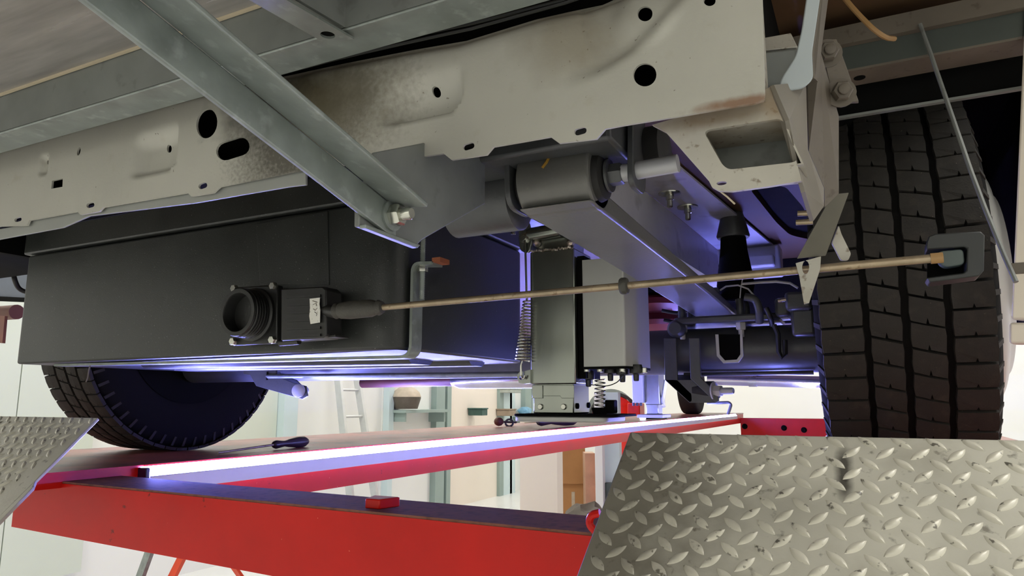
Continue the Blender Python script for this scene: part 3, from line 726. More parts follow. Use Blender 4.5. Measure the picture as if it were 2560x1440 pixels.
def relief(x, z):
    r = 0
    r += dimple(x, z, 930, 150, 1157, 322, .035, .004, .012)
    r += dimple(x, z, 318, 300, 449, 447, .025, .004, .010)
    r += dimple(x, z, 92, 380, 124, 441, .010, .004, .005)
    if x > -.28:
        sd, kk_ = arcd(x, z)
        r += .012*sm(sd/.016+.3)*sm(kk_*3.0)*sm((x+.27)/.06)
        d = math.hypot(x-to2(1607, 25)[0], z-to2(1607, 25)[1])
        r -= .006*sm((.034-d)/.02)
    # rolled top edge
    for i in range(len(topc)-1):
        (xa, za), (xb, zb_) = topc[i], topc[i+1]
        if xb <= x <= xa:
            zt_ = zb_+(za-zb_)*(x-xb)/(xa-xb); r += .016*sm((z-zt_+.016)/.016); break
    return r
bm = sheet(B(), outer, holes, lambda x, z, d: V((x, YC+d, z)), .0025, grid=.0035, relief=relief)
obj('face_plate', bm, m_white, t, smooth=60)
low = [(-220, 612), (67, 560), (73, 548), (193, 526), (258, 515), (469, 478), (549, 464), (764, 422), (764, 462), (720, 467), (489, 507), (222, 540), (156, 569), (0, 598), (-220, 640)]
obj('lower_flange', ext(B(), [P(u, v, Y=YC+.006) for u, v in low], (0, .003, 0)), mat('white_paint_with_shade', S(146, 148, 142), .45, 0, .06), t, bevel=.0006)  # darker copy of the white paint; the flange's shade is in this colour
obj('inner_plate', bx(B(), (-1.3, .545, .235), (-.056, .548, .40)), m_deep, t, smooth=0)  # near-black plates put the shade inside the beam behind its holes
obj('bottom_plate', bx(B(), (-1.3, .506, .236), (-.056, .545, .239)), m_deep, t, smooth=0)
obj('end_return', bx(B(), (-.056, .502, .22), (-.0535, .55, .40)), m_white2, t, smooth=0)

# ---- towing bracket below the right end
t = thing('tow_bracket', 'white steel bracket with a slanted opening under the crossmember end', 'bracket', P(1900, 470, Y=.53))
YT = .525
t2_ = lambda u, v: (lambda p: (p.x, p.z))(P(u, v, Y=YT))
outer = [t2_(*q) for q in ((1630, 312), (1664, 330), (1684, 352), (1772, 452), (1780, 468), (1797, 477), (1830, 478), (1920, 466), (2004, 452), (1990, 400), (1974, 330), (1962, 285), (1930, 215), (1880, 240))]
hl = [(p.x, p.y) for p in rndc([V(t2_(*q)).to_3d() for q in ((1757, 326), (1945, 297), (1958, 302), (1999, 404), (1822, 424), (1806, 412))], .006)]
obj('front_face', sheet(B(), outer, [hl, [t2_(*q) for q in ell(1804, 458, 13, 5, 16, -.1)]], lambda x, z, d: V((x, YT+d, z)), .004), m_white2, t, smooth=30)
a_, b_, c_, d_ = [P(*q, Y=YT+.004) for q in ((1757, 322), (1950, 294), (2003, 408), (1812, 428))]
bk = V((0, .05, 0))
bm = B()
for p, q in ((a_, b_), (b_, c_), (c_, d_), (d_, a_)):
    n = V((0, 0, 0)); hexa(bm, [p, q, q+bk, p+bk], [p+(p-(a_+c_)/2)*.05, q+(q-(a_+c_)/2)*.05, q+bk+(q-(a_+c_)/2)*.05, p+bk+(p-(a_+c_)/2)*.05])
obj('inner_walls', bm, m_white2, t, smooth=0)
obj('back_plate', ext(B(), [a_+bk, b_+bk, c_+bk, d_+bk], (0, .003, 0)), m_galv_d, t)
def pp(*q): return [P(u, v, Y=y) for (u, v, y) in q]
obj('side_flange', ext(B(), pp((1935, 212, .522), (2015, 205, .60), (2020, 375, .605), (2060, 470, .64), (2060, 515, .64), (2034, 552, .60), (2013, 480, .545), (1996, 420, .535), (1973, 300, .522)), (-.003, .001, 0)), mat('dull_warm_grey_paint', S(116, 110, 99), .5, 0, .12, 14), t, smooth=0)
obj('side_plate', ext(B(), pp((2019, 190, .62), (2052, 130, .62), (2097, 290, .66), (2097, 484, .66), (2062, 518, .65), (2061, 470, .645), (2022, 378, .615)), (-.002, .004, 0)), m_tan, t, smooth=0)
obj('bolt_plate', ext(B(), pp((2049, 100, .64), (2091, 96, .65), (2147, 253, .66), (2084, 256, .65)), (0, .006, 0)), m_tan, t, bevel=.001)
for (u, v) in ((2067, 135), (2101, 233)):
    obj('bolt', bolt(B(), P(u, v, Y=.645), (.25, -1, -.15), .0085, .009, .006), m_tan, t)
obj('formed_arm', ext(B(), rndc(pp((2022, -40, .555), (2006, 70, .555), (1990, 140, .555), (1955, 194, .553), (1945, 229, .55), (2010, 219, .556), (2034, 196, .56), (2031, 130, .56), (2056, -40, .565)), .004), (-.001, .003, 0)), mat('pale_blue_grey_paint', S(158, 166, 168), .4, 0, .06), t, bevel=.0008)
obj('arm_return', ext(B(), pp((2056, -40, .566), (2072, -40, .60), (2048, 140, .59), (2042, 205, .59), (2034, 196, .562), (2031, 130, .562)), (.001, .001, 0)), m_tan, t)
gb = pp((1908, 126, .62), (1994, 117, .64), (1996, 212, .64), (1908, 216, .62))
bm = ext(B(), gb, (0, .05, 0)); obj('chassis_end_block', bm, m_galv_d, t, bevel=.003)
obj('block_cap', ext(B(), pp((1908, 94, .635), (1977, 82, .655), (1994, 117, .642), (1908, 126, .622)), (0, .01, 0)), m_white2, t, bevel=.001)
obj('hanging_fibre', tube(B(), pp((1800, 478, .53), (1818, 492, .53), (1837, 510, .53)), .0007, 5), m_trim, t)

# ---- rod guide bracket
YR = .74
t = thing('rod_guide', 'bent grey steel hook bracket guiding the long rod in front of the tyre', 'bracket', P(2020, 757, Y=YR))
obj('strap', ext(B(), pp((2080, 486, .71), (2122, 482, .72), (2064, 640, .735), (1992, 647, .725)), (0, .003, .001)), mat('dusty_olive_strap', S(92, 88, 76), .5, .1, .15, 20), t, bevel=.0006)
obj('rear_leg', ext(B(), rndc(pp((2097, 563, .745), (2104, 585, .745), (2128, 634, .75), (2121, 651, .75), (2103, 651, .748), (2080, 607, .742)), .002), (-.001, .003, 0)), m_white2, t, bevel=.0005)
hk = [P(u, v, Y=YR-.012) for (u, v) in ((1989, 658), (2052, 641), (2050, 672), (2022, 757), (2010, 760), (1998, 690))]
obj('tongue', sheet(B(), [(p.x, p.z) for p in hk], [[(lambda p: (p.x, p.z))(P(*q, Y=YR-.012)) for q in ell(2014, 668, 9, 17, 16)]], lambda x, z, d: V((x, YR-.012+d, z)), .003), m_white2, t, smooth=0)
for (u, v) in ((2012, 534), (2008, 556)):
    a = P(u-18, v, Y=.66); b = P(u+24, v-2, Y=.66)
    obj('stud', cyl(B(), a, b, .0026, 10), m_rod, t)

# ---- tank, strap, valve
YTK = .81
TX0, TX1 = -1.527, -.60
t = thing('waste_tank', 'large black plastic waste water tank hanging under the crossmember', 'tank', (-1.05, 1.0, .072))
rr_ = rndc([V((TX0, YTK, 0)), V((TX1, YTK, 0)), V((TX1, 1.25, 0)), V((TX0, 1.25, 0))], [.012, .05, .04, .02], 6)
obj('tank_body', ext(B(), [V((p.x, p.y, .074)) for p in rr_], (0, 0, .221)), m_tank, t, smooth=35, bevel=.004)
r2 = rndc([V((TX0-.006, YTK-.007, 0)), V((TX1+.006, YTK-.007, 0)), V((TX1+.006, 1.257, 0)), V((TX0-.006, 1.257, 0))], [.012, .05, .04, .02], 6)
obj('tank_lid', ext(B(), [V((p.x, p.y, .297)) for p in r2], (0, 0, .055)), m_tank, t, smooth=35, bevel=.003)
cv = [P(u, v, Y=YTK-.002) for (u, v) in ((640, 560), (819, 527), (822, 712), (650, 712))]
obj('cover_plate', ext(B(), cv, (0, .002, 0)), m_tank, t, bevel=.0005)
for (ya, yb, xa, xb) in ((.93, .99, -1.3, -.72), (1.04, 1.08, -1.35, -.66)):
    obj('bottom_rib', hexa(B(), [V((xa, ya, .066)), V((xb, ya+.1, .066)), V((xb, yb+.1, .066)), V((xa, yb, .066))], [V((xa, ya-.01, .074)), V((xb, ya+.09, .074)), V((xb, yb+.11, .074)), V((xa, yb+.01, .074))]), m_tank, t)
t = thing('tank_strap', 'flat galvanised strap hooked under the black tank with a threaded rod', 'strap', P(1030, 870, X=-.595))
ys, wy = .843, .026
xr = P(1092, 652, Y=ys+.01).x; zr = P(1030, 655, X=-.594).z
bl = P(135, 910, Y=ys)
path = rnd([V((xr, ys, zr-.003)), V((-.594, ys, zr)), V((-.594, ys, .0665)), V((bl.x, ys, bl.z))], .016, 6)
obj('flat_bar', strip(B(), path, (0, wy, 0), (-1, 0, 0), .0045), m_galv, t, smooth=50)
obj('cut_end', bx(B(), (xr-.002, ys, zr-.0045), (xr+.012, ys+wy, zr+.0025)), m_rust, t)
pr = P(1057, 650, Y=ys+.012)
obj('threaded_rod', lathe(B(), (pr.x, ys+.012, P(1057, 750, Y=ys+.012).z), (0, 0, 1), [v_ for k in range(28) for v_ in ((.0042, k*.0034), (.0036, k*.0034+.0017))]+[(.0042, .125), (.0042, .14)], 12), m_galv, t)
obj('hex_nut', lathe(B(), (pr.x, ys+.012, zr-.0145), (0, 0, 1), [(.0078, 0), (.0082, .002), (.0082, .009), (.0078, .011)], 6), m_chrome, t)
obj('washer', lathe(B(), (pr.x, ys+.012, zr-.0035), (0, 0, 1), [(.010, 0), (.010, .0015)], 20), m_chrome, t)

t = thing('drain_valve', 'black plastic drain valve with open threaded outlet on the tank front', 'valve', P(640, 860, Y=YTK))
YF = .785
fl = [P(u, v, Y=YF) for (u, v) in ((583, 718), (694, 712), (692, 858), (580, 864))]
obj('flange', ext(B(), fl, (0, .012, 0)), m_blackpl, t, bevel=.002)
pc = P(638, 787, Y=YF); rp = .036
pipe = [(rp*.80, -.002), (rp*.80, .034), (rp*.83, .036), (rp*1.0, .036), (rp*1.02, .033)]
for k in range(5): pipe += [(rp*.99, .031-k*.005), (rp*1.05, .030-k*.005), (rp*1.05, .0285-k*.005), (rp*.99, .0275-k*.005)]
pipe += [(rp*1.15, .005), (rp*1.15, 0)]
obj('outlet_pipe', lathe(B(), pc, (0, -1, 0), pipe, 40), m_blackpl, t, smooth=40)
obj('gate_disc', lathe(B(), pc+V((0, -.004, 0)), (0, -1, 0), [(rp*.8, 0), (rp*.8, .002), (0, .004)], 30), m_blackpl, t)
obj('gate_rib', tube(B(), [pc+V((.006, -.008, .02)), pc+V((.002, -.010, 0)), pc+V((.006, -.008, -.018))], .004, 8), mat('grey_gate', S(96, 96, 94), .4), t)
obj('thread_paint', lathe(B(), pc, (.0, -1, 0), [(rp*1.06, .012), (rp*1.06, .014)], 24), m_blackpl, t)
for (u, v) in ((590, 722), (687, 716), (587, 854), (685, 850)):
    p = P(u, v, Y=YF-.001)
    obj('bolt', bolt(B(), p, (0, -1, 0), .0062, .007, 0, False), m_chrome, t)
gh = [P(u, v, Y=YF-.028) for (u, v) in ((702, 722), (806, 716), (815, 724), (815, 838), (806, 845), (702, 852))]
obj('gate_housing', ext(B(), gh, (0, .034, 0)), m_blackpl, t, bevel=.002)
bm = B()
for v in (738, 758, 778, 798, 818, 836):
    ext(bm, [P(u, vv, Y=YF-.0305) for (u, vv) in ((716, v+1), (800, v-2), (800, v+4), (716, v+7))], (0, .003, 0))
obj('housing_rib', bm, m_blackpl, t)
obj('base_ledge', ext(B(), [P(u, v, Y=YF-.02) for (u, v) in ((705, 853), (838, 842), (838, 836), (705, 847))], (0, .03, 0)), m_blackpl, t, bevel=.0006)
obj('sticker', ext(B(), [P(u, v, Y=YF-.0318) for (u, v) in ((774, 747), (799, 744), (798, 760), (800, 775), (799, 806), (776, 810), (773, 790), (775, 770))], (0, .001, 0)), m_label, t, smooth=0)
bm = B()
for (pts) in (((781, 752), (793, 756)), ((782, 762), (790, 758), (792, 765)), ((783, 772), (788, 776), (793, 770)), ((786, 780), (792, 784), (791, 790))):
    tube(bm, [P(u, v, Y=YF-.0322) for (u, v) in pts], .0004, 4)
obj('handwriting', bm, m_tan, t, kind='stuff')
n0_, n1_ = P(812, 776, Y=YF-.018), P(844, 781, Y=YR+.008)
obj('neck', cyl(B(), n0_, n1_, .0085, 18), m_blackpl, t)
obj('lower_clip', cyl(B(), P(700, 857, Y=YF-.01), P(748, 853, Y=YF-.01), .005, 12), m_blackpl, t)

t = thing('valve_rod', 'long thin steel pull rod running from the valve grip to the right wheel', 'rod', P(1560, 715, Y=YR))
A_, Z_ = P(950, 769, Y=YR), P(2345, 645, Y=YR)
obj('steel_rod', cyl(B(), A_, Z_, .0041, 14), m_rod, t)
dr = (Z_-A_).normalized()
c0 = P(838, 778, Y=YR)
L_ = (A_-c0).length
obj('rubber_coupling', lathe(B(), c0, A_-c0, [(.006, 0), (.011, .002), (.0085, .008), (.011, .010), (.0125, L_*.35), (.0118, L_*.8), (.009, L_*.93), (.0085, L_*.95), (.0105, L_*.97), (.008, L_*1.05), (.004, L_*1.07)], 20), m_grip, t)
pcol = P(1560, 715, Y=YR)
obj('collar', lathe(B(), pcol-dr*.004, dr, [(.0041, -.001), (.0085, 0), (.0095, .002), (.0095, .006), (.0085, .008), (.0041, .009)], 20), m_grip, t)
obj('rod_tip', lathe(B(), Z_-dr*.006, dr, [(.005, 0), (.005, .01)], 12), m_tanwire, t)
# handle pocket at rod end
t = thing('rod_handle_pocket', 'dark plastic pocket in front of the tyre where the rod ends', 'bracket', P(2390, 704, Y=YR))
cpoly = pp(*[(u, v, YR+.01) for (u, v) in ((2316, 606), (2322, 590), (2340, 584), (2452, 578), (2462, 588), (2460, 676), (2448, 690), (2325, 706), (2316, 694), (2408, 682), (2416, 676), (2418, 620), (2410, 617), (2316, 624))])
obj('pocket_frame', ext(B(), cpoly, (0, .03, 0)), mat('dark_blue_grey_plastic', S(30, 33, 33), .45, 0, .1), t, bevel=.0012)
obj('pocket_back', ext(B(), pp((2318, 600, YR+.036), (2440, 596, YR+.036), (2440, 688, YR+.036), (2318, 700, YR+.036)), (0, .003, 0)), m_deep, t)
obj('pull_knob', ext(B(), rndc(pp((2345, 628, YR+.012), (2408, 622, YR+.012), (2412, 660, YR+.012), (2362, 668, YR+.012), (2346, 655, YR+.012)), .004), (0, .014, 0)), m_machgrey, t, bevel=.001)

# ---- leaf spring and its shackle
t = thing('leaf_spring', 'dark painted leaf spring running back from the round eye to the axle', 'leaf spring', (-.27, .65, .19))
SX0, SX1 = -.310, -.231
ec = P(1372, 458, X=-.285); eY, eZ, eR = .655, .2265, .0345
lower = [(.60, eZ-eR*.3), (.625, .1945), (.65, .193), (.80, .1905), (1.0, .186), (1.25, .179), (1.60, .167)]
upper = [(1.60, .180), (1.25, .197), (1.0, .205), (.80, .211), (.68, .215)]
outl = [V((SX0, y, z)) for y, z in lower[1:]]+[V((SX0, y, z)) for y, z in upper]
obj('leaf', ext(B(), outl, (SX1-SX0, 0, 0)), m_spring, t, smooth=60, bevel=.003)
obj('spring_eye', lathe(B(), (SX0, eY, eZ), (1, 0, 0), [(eR*.6, 0), (eR, 0), (eR, SX1-SX0), (eR*.6, SX1-SX0)], 48, closed=True), m_spring, t, smooth=40, bevel=.0025)
obj('bush', lathe(B(), (SX0-.006, eY, eZ), (1, 0, 0), [(.004, 0), (.024, 0), (.027, .004), (.027, SX1-SX0+.004), (.024, SX1-SX0+.012), (.018, SX1-SX0+.014)], 32), m_blackrub, t)
obj('eye_bolt', bolt(B(), (SX1+.010, eY, eZ), (1, 0, 0), .0115, .013, .010), m_axle, t)
obj('pivot_pin', cyl(B(), (SX1+.012, eY, eZ), (-.15, eY, eZ+.002), .009, 16), m_rail, t)
pm = P(1362, 408, Y=eY-eR); 
obj('paint_mark', tube(B(), [V((pm.x+.003, eY-eR*.86, eZ+eR*.56)), V((pm.x+.001, eY-eR*.95, eZ+eR*.36)), V((pm.x-.003, eY-eR*.99, eZ+eR*.2))], .0016, 6), m_yellow, t)
t = thing('spring_shackle', 'dark steel shackle plates holding the spring eye under the frame', 'shackle', (-.33, .66, .2))
obj('shackle_plate', ext(B(), rndc([V((SX0-.008, eY-.03, eZ-.028)), V((SX0-.008, eY+.03, eZ-.028)), V((SX0-.008, eY+.04, .36)), V((SX0-.008, eY-.04, .36))], .02), (-.006, 0, 0)), m_axle, t, bevel=.001)
obj('shackle_plate', ext(B(), rndc([V((SX1+.034, eY-.016, eZ-.018)), V((SX1+.034, eY+.03, eZ-.018)), V((SX1+.034, eY+.04, .36)), V((SX1+.034, eY-.0, .36))], .015), (.006, 0, 0)), m_axle, t, bevel=.001)
hx = P(1212, 400, Y=.66).x
obj('hanger_tube', lathe(B(), (-.425, .69, .225), (1, 0, 0), [(.03, 0), (.034, .002), (.034, .085), (.03, .088)], 32), m_axle, t)
obj('hanger_block', bx(B(), (-.43, .60, .243), (-.20, .72, .37)), m_axle, t, bevel=.004)
bs_ = B()
obj('upper_bush', lathe(bs_, (-.225, .70, .262), (1, 0, 0), [(.018, 0), (.026, .004), (.026, .05), (.016, .055)], 24), m_blackrub, t)
# ---- chassis rail above the spring
t = thing('chassis_rail', 'long grey chassis rail above the spring washed with blue light', 'chassis beam', (-.28, 1.2, .27))
ZF = .36
fl = [P(u, v, Z=ZF) for (u, v) in ((1500, 385), (1640, 340), (1700, 420), (1942, 622), (1794, 624), (1620, 482), (1545, 425))]
obj('rail_flange', ext(B(), fl, (0, 0, .004)), m_rail, t)
s0, s1 = P(1560, 436, Z=ZF), P(1794, 624, Z=ZF)
wd_ = (s1-s0)
q0, q1 = s0-wd_*.25, s1
obj('rail_web', ext(B(), [q0, q1, V((q1.x, q1.y, .262)), V((q0.x, q0.y, .262))], (-.004, 0, 0)), m_rail, t)
obj('rail_lip', hexa(B(), [V((q0.x, q0.y, .262)), V((q1.x, q1.y, .262)), V((q1.x+.02, q1.y, .262)), V((q0.x+.02, q0.y, .262))], [V((q0.x, q0.y, .265)), V((q1.x, q1.y, .265)), V((q1.x+.02, q1.y, .265)), V((q0.x+.02, q0.y, .265))]), m_rail, t)
for (u, v) in ((1623, 552), (1653, 600), (1685, 615)):
    p = P(u, v, X=-.298); k = (p.y-q0.y)/(q1.y-q0.y); xw = q0.x+(q1.x-q0.x)*k; p = P(u, v, X=xw+.0005)
    obj('slot', bx(B(), (p.x-.001, p.y-.006, p.z-.008), (p.x+.0012, p.y+.006, p.z+.008)), m_deep, t)
for (u, v) in ((1674, 483), (1719, 517)):
    p = P(u, v, Z=ZF)
    obj('flange_bolt', lathe(B(), p, (0, 0, -1), [(.020, -.001), (.019, .002), (.007, .0035), (.007, .012), (.005, .013), (.005, .024), (.003, .026)], 20), m_chrome, t)
e0, e1 = P(1800, 632, Y=q1.y), P(1950, 690, Y=q1.y)
obj('end_crossmember', bx(B(), (q1.x, q1.y, P(1860, 690, Y=q1.y).z), (P(1950, 640, Y=q1.y).x, q1.y+.06, ZF)), m_rail, t, bevel=.004)
obj('end_step', bx(B(), (P(1865, 660, Y=q1.y-.03).x, q1.y-.03, P(1865, 668, Y=q1.y-.03).z), (P(1935, 660, Y=q1.y-.03).x, q1.y, P(1865, 640, Y=q1.y-.03).z)), m_rail, t, bevel=.004)
t = thing('bump_stop', 'black rubber bump stop hanging from the rail above the axle', 'bump stop', P(1825, 720, Y=1.38))
p = P(1828, 620, Y=1.38)
obj('rubber_block', lathe(B(), (p.x, p.y+.03, p.z+.03), (0, 0, -1), [(.024, 0), (.026, .03), (.032, .07), (.036, .10), (.030, .125), (.01, .13)], 24), m_deep, t)
obj('bump_cup', lathe(B(), (p.x, p.y+.03, p.z+.03), (0, 0, 1), [(.03, -.004), (.032, .0), (.02, .05)], 24), m_axle, t)

# ---- rear axle
AY, AZ, AR = 1.44, .100, .046
t = thing('rear_axle', 'dark tubular rear axle spanning between the two rear wheels', 'axle', (-.9, AY, AZ-AR))
obj('axle_tube', cyl(B(), (-1.78, AY, AZ), (-.07, AY, AZ), AR, 32), m_axle, t)
obj('clamp_plate', ext(B(), rndc([V((-.34, 1.375, .150)), V((-.14, 1.375, .150)), V((-.14, 1.505, .150)), V((-.34, 1.505, .150))], .02), (0, 0, .014)), m_axle, t, bevel=.004)
for (x, y) in ((-.325, 1.40), (-.325, 1.48), (-.212, 1.40), (-.212, 1.48)):
    obj('clamp_nut', bolt(B(), (x, y, .150), (0, 0, -1), .010, .014, .014, False), m_rail, t)
for yy in (1.40, 1.48):
    pth = rnd([V((-.325, yy, .15)), V((-.325, yy, .215)), V((-.212, yy, .215)), V((-.212, yy, .15))], .03, 6)
    obj('u_bolt', tube(B(), pth, .0075, 10), m_axle, t)
YM = 1.372
def mp(*q, y=YM): return [P(u, v, Y=y) for (u, v) in q]
obj('shock_plate', ext(B(), mp((1659, 845), (1662, 950), (1724, 1007), (1731, 1002), (1729, 984), (1694, 950), (1690, 845)), (0, .006, 0)), m_axle, t, bevel=.001)
obj('shock_plate', ext(B(), mp((1722, 845), (1726, 947), (1789, 1006), (1797, 1003), (1795, 986), (1752, 944), (1748, 845), y=YM-.012), (0, .006, 0)), m_axle, t, bevel=.001)
obj('shock_web', ext(B(), mp((1690, 950), (1728, 985), (1727, 1006), (1789, 1006), (1728, 948), y=YM+.008), (0, .004, 0)), m_axle, t)
obj('shock_side', ext(B(), mp((1664, 950), (1726, 1007), (1790, 1007), (1728, 950)), (0, .05, .012)), m_axle, t)
pe = P(1768, 975, Y=YM-.004)
obj('shock_eye', lathe(B(), pe+V((-.03, .02, 0)), (1, -.1, 0), [(.012, 0), (.017, .002), (.017, .040), (.012, .042)], 20), m_blackrub, t)
obj('shock_bolt', bolt(B(), pe+V((.012, 0, -.002)), (1, -.25, 0), .0115, .013, .026), m_rail, t)
# left hand lever bracket under the beam
xl = -1.46
pl = [P(u, v, Y=1.36) for (u, v) in ((608, 936), (625, 938), (640, 965), (755, 998), (768, 990), (764, 965), (735, 958), (690, 940), (690, 915), (608, 915))]
obj('shock_plate', ext(B(), pl, (0, .005, 0)), m_axle, t, bevel=.001)
pl = [P(u, v, Y=1.40) for (u, v) in ((642, 934), (660, 936), (672, 958), (748, 985), (764, 975), (740, 950), (700, 936), (700, 915), (642, 915))]
obj('shock_plate', ext(B(), pl, (0, .005, 0)), m_axle, t, bevel=.001)
obj('shock_bolt', lathe(B(), P(748, 977, Y=1.355), (.3, -1, 0), [(.012, -.03), (.0165, 0), (.0165, .008), (.013, .010)], 20), m_rail, t)
# channel bracket and details on the beam near the right wheel
ub = pp(*[(u, v, AY-AR-.004) for (u, v) in ((1788, 836), (1792, 890), (1808, 908), (1846, 906), (1858, 890), (1856, 836), (1850, 836), (1851, 886), (1842, 899), (1812, 901), (1799, 886), (1796, 836))])
obj('bracket_rim', ext(B(), ub, (0, .006, 0)), m_rail, t)
obj('bracket_recess', ext(B(), pp(*[(u, v, AY-AR-.0012) for (u, v) in ((1796, 836), (1799, 886), (1812, 901), (1842, 899), (1851, 886), (1850, 836))]), (0, .004, 0)), m_deep, t)
obj('cable_hook', tube(B(), pp(*[(u, v, AY-AR-.03) for (u, v) in ((1935, 812), (1945, 835), (1947, 880), (1955, 895), (1963, 885), (1962, 850))]), .0045, 8), m_cable, t)
obj('lower_seam', tube(B(), [V((-.33, AY-.02, AZ-AR-.001)), V((-.09, AY-.02, AZ-AR-.001))], .004, 8), m_axle, t)
obj('side_knob', lathe(B(), P(1690, 822, Y=1.38), (0, -1, 0), [(.016, -.03), (.018, 0), (.012, .01)], 16), m_axle, t)
# brake caliper and hoses
t = thing('brake_caliper', 'dark brake caliper with pipes on the inner side of the right wheel', 'brake caliper', P(1980, 800, Y=1.36))
for (u0, v0, u1, v1, dy) in ((1960, 730, 2030, 772, 0), (1975, 772, 2040, 838, .02), (1935, 745, 1975, 790, .03)):
    a, b = P(u0, v0, Y=1.34+dy), P(u1, v1, Y=1.34+dy)
    obj('caliper_block', bx(B(), (a.x, 1.34+dy, b.z), (b.x, 1.42+dy, a.z)), m_axle, t, bevel=.006)
obj('bleed_screw', cyl(B(), P(1945, 752, Y=1.33), P(1965, 748, Y=1.33), .004, 8), m_chrome, t)
obj('brake_line', tube(B(), pp((1800, 726, 1.36), (1815, 716, 1.36), (1845, 713, 1.36), (1870, 722, 1.36), (1890, 745, 1.36)), .0018, 6), m_rail, t)
obj('shield_edge', tube(B(), pp((1855, 710, 1.36), (1900, 706, 1.36), (1940, 704, 1.36), (1975, 708, 1.36), (1995, 720, 1.36)), .0025, 6), m_rail, t)
obj('brake_hose', tube(B(), rnd(pp((1862, 742, 1.36), (1888, 746, 1.36), (1898, 772, 1.36), (1899, 805, 1.38)), .02), .0075, 10), m_axle, t)
obj('brake_hose', tube(B(), rnd(pp((1915, 770, 1.36), (1925, 790, 1.36), (1930, 812, 1.38)), .02), .005, 10), m_cable, t)
obj('brake_line', tube(B(), pp((1858, 690, 1.36), (1852, 720, 1.36), (1850, 745, 1.36)), .0012, 6), m_rail, t)
# air bellows
t = thing('air_bellows', 'dark red rounded rubber bellows behind the grey control box', 'air spring', P(1650, 790, Y=1.75))
p = P(1640, 785, Y=1.75)
obj('bellows', lathe(B(), p-V((0, 0, .05)), (0, 0, 1), [(.03, 0), (.062, .018), (.066, .03), (.05, .048), (.05, .052), (.066, .07), (.062, .084), (.03, .10)], 28), m_redbel, t)
obj('top_plate', lathe(B(), p+V((0, 0, .05)), (0, 0, 1), [(.05, 0), (.05, .02), (.03, .03), (.03, .25)], 24), m_deep, t)
t = thing('brake_cable', 'two black cables looping in front of the bright gap above the axle', 'cable', P(1700, 800, Y=1.55))
obj('cable', tube(B(), rnd(pp((1660, 800, 1.55), (1690, 806, 1.55), (1725, 803, 1.55), (1760, 790, 1.55)), .02), .0045, 8), m_cable, t)
obj('cable', tube(B(), rnd(pp((1655, 776, 1.55), (1690, 783, 1.55), (1720, 778, 1.55), (1745, 765, 1.55)), .02), .004, 8), m_cable, t)

# pipes behind and beside the axle
t = thing('exhaust_pipe', 'brown rusty tail pipe hanging below the axle at the middle', 'pipe', P(1050, 965, Y=1.9))
pa, pz = P(906, 957, Y=1.9), P(1215, 950, Y=1.9)
obj('pipe', lathe(B(), pa, pz-pa, [(.014, .001), (.017, 0), (.017, .55), (.015, .55)], 24), m_exh, t)
obj('muffler', lathe(B(), pz-V((.12, 0, 0)), (1, .02, .0), [(.017, 0), (.026, .03), (.026, .34), (.016, .38)], 24), m_silver, t)
obj('hanger', bx(B(), (-1.3, 1.89, .06), (-1.28, 1.91, .369)), m_deep, t)
t = thing('heat_tube', 'shiny silver tube behind the axle left of the big tyre', 'pipe', P(1900, 955, Y=2.2))
obj('tube', cyl(B(), P(1770, 948, Y=2.2), P(2060, 956, Y=2.2), .017, 20), m_silver, t)
obj('clamp_band', cyl(B(), P(1872, 951, Y=2.2), P(1892, 951, Y=2.2), .019, 20), m_chrome, t)
obj('hanger', bx(B(), (-.31, 2.19, .07), (-.29, 2.21, .369)), m_deep, t)
t = thing('stabiliser_bar', 'thin pale grey bar running below the tank beside the axle', 'bar', P(1000, 937, Y=1.36))
obj('bar', cyl(B(), P(668, 941, Y=1.36), P(1322, 935, Y=1.36), .0055, 12), m_galv, t)
obj('bar_clamp', bx(B(), tuple(P(666, 950, Y=1.355)), tuple(P(680, 930, Y=1.375))), m_cable, t)
# bent steel handle at the far runway
t = thing('wheel_stop', 'bent dark grey tube bracket standing at the end of the runway', 'bracket', P(1800, 1035, Y=7))
obj('bent_tube', tube(B(), rnd(pp((1768, 1008, 7), (1822, 1006, 7), (1828, 1012, 7), (1820, 1036, 7)), .05), .014, 8), m_axle, t)

# ---- wheel arch rails at the upper right
t = thing('arch_rail', 'dark galvanised channel rails crossing above the right tyre', 'rail', (.1, .97, .4))
zt0 = P(2124, 173, Y=.95).z
obj('rail_web', bx(B(), (-.06, .95, zt0), (.204, .953, .462)), mat('dark_green_grey_rail', S(60, 66, 61), .5, .2, .12), t)
obj('rail_flange', bx(B(), (-.06, .95, zt0-.003), (.204, P(2138, 209, Z=zt0).y, zt0)), m_tan, t)
obj('upper_lip', bx(B(), (-.06, .94, P(2098, 113, Y=.94).z), (.204, .95, .478)), m_tan, t)
zt1 = P(2093, 296, Y=1.02).z
obj('lower_web', bx(B(), (-.06, 1.02, zt1), (.204, 1.024, .50)), m_deep, t)  # web coloured near-black for the shade it sits in
obj('lower_lip', bx(B(), (-.06, 1.016, zt1-.002), (.204, 1.024, zt1+.0015)), m_galv_d, t)
p = P(2149, 194, Z=zt0-.003)
obj('flange_hole', lathe(B(), p, (0, 0, -1), [(.007, -.001), (.007, .0008)], 16), m_deep, t)
t = thing('loose_wire', 'tan wire hanging from the dark wheel arch at the upper right', 'wire', P(2200, 90, Y=.85))
obj('wire', tube(B(), rnd(pp((2090, -30, .85), (2140, 30, .85), (2185, 75, .85), (2215, 95, .86), (2236, 97, .88)), .02), .003, 8), m_tanwire, t)
t = thing('drain_hose', 'thin grey tube slanting down in front of the right tyre', 'hose', P(2400, 350, Y=.86))
obj('hose', tube(B(), pp((2300, 60, .935), (2307, 80, .935), (2329, 142, .92), (2369, 258, .90), (2427, 427, .87), (2462, 520, .85), (2511, 640, .83), (2540, 705, .82)), .0024, 8), m_galv_d, t)

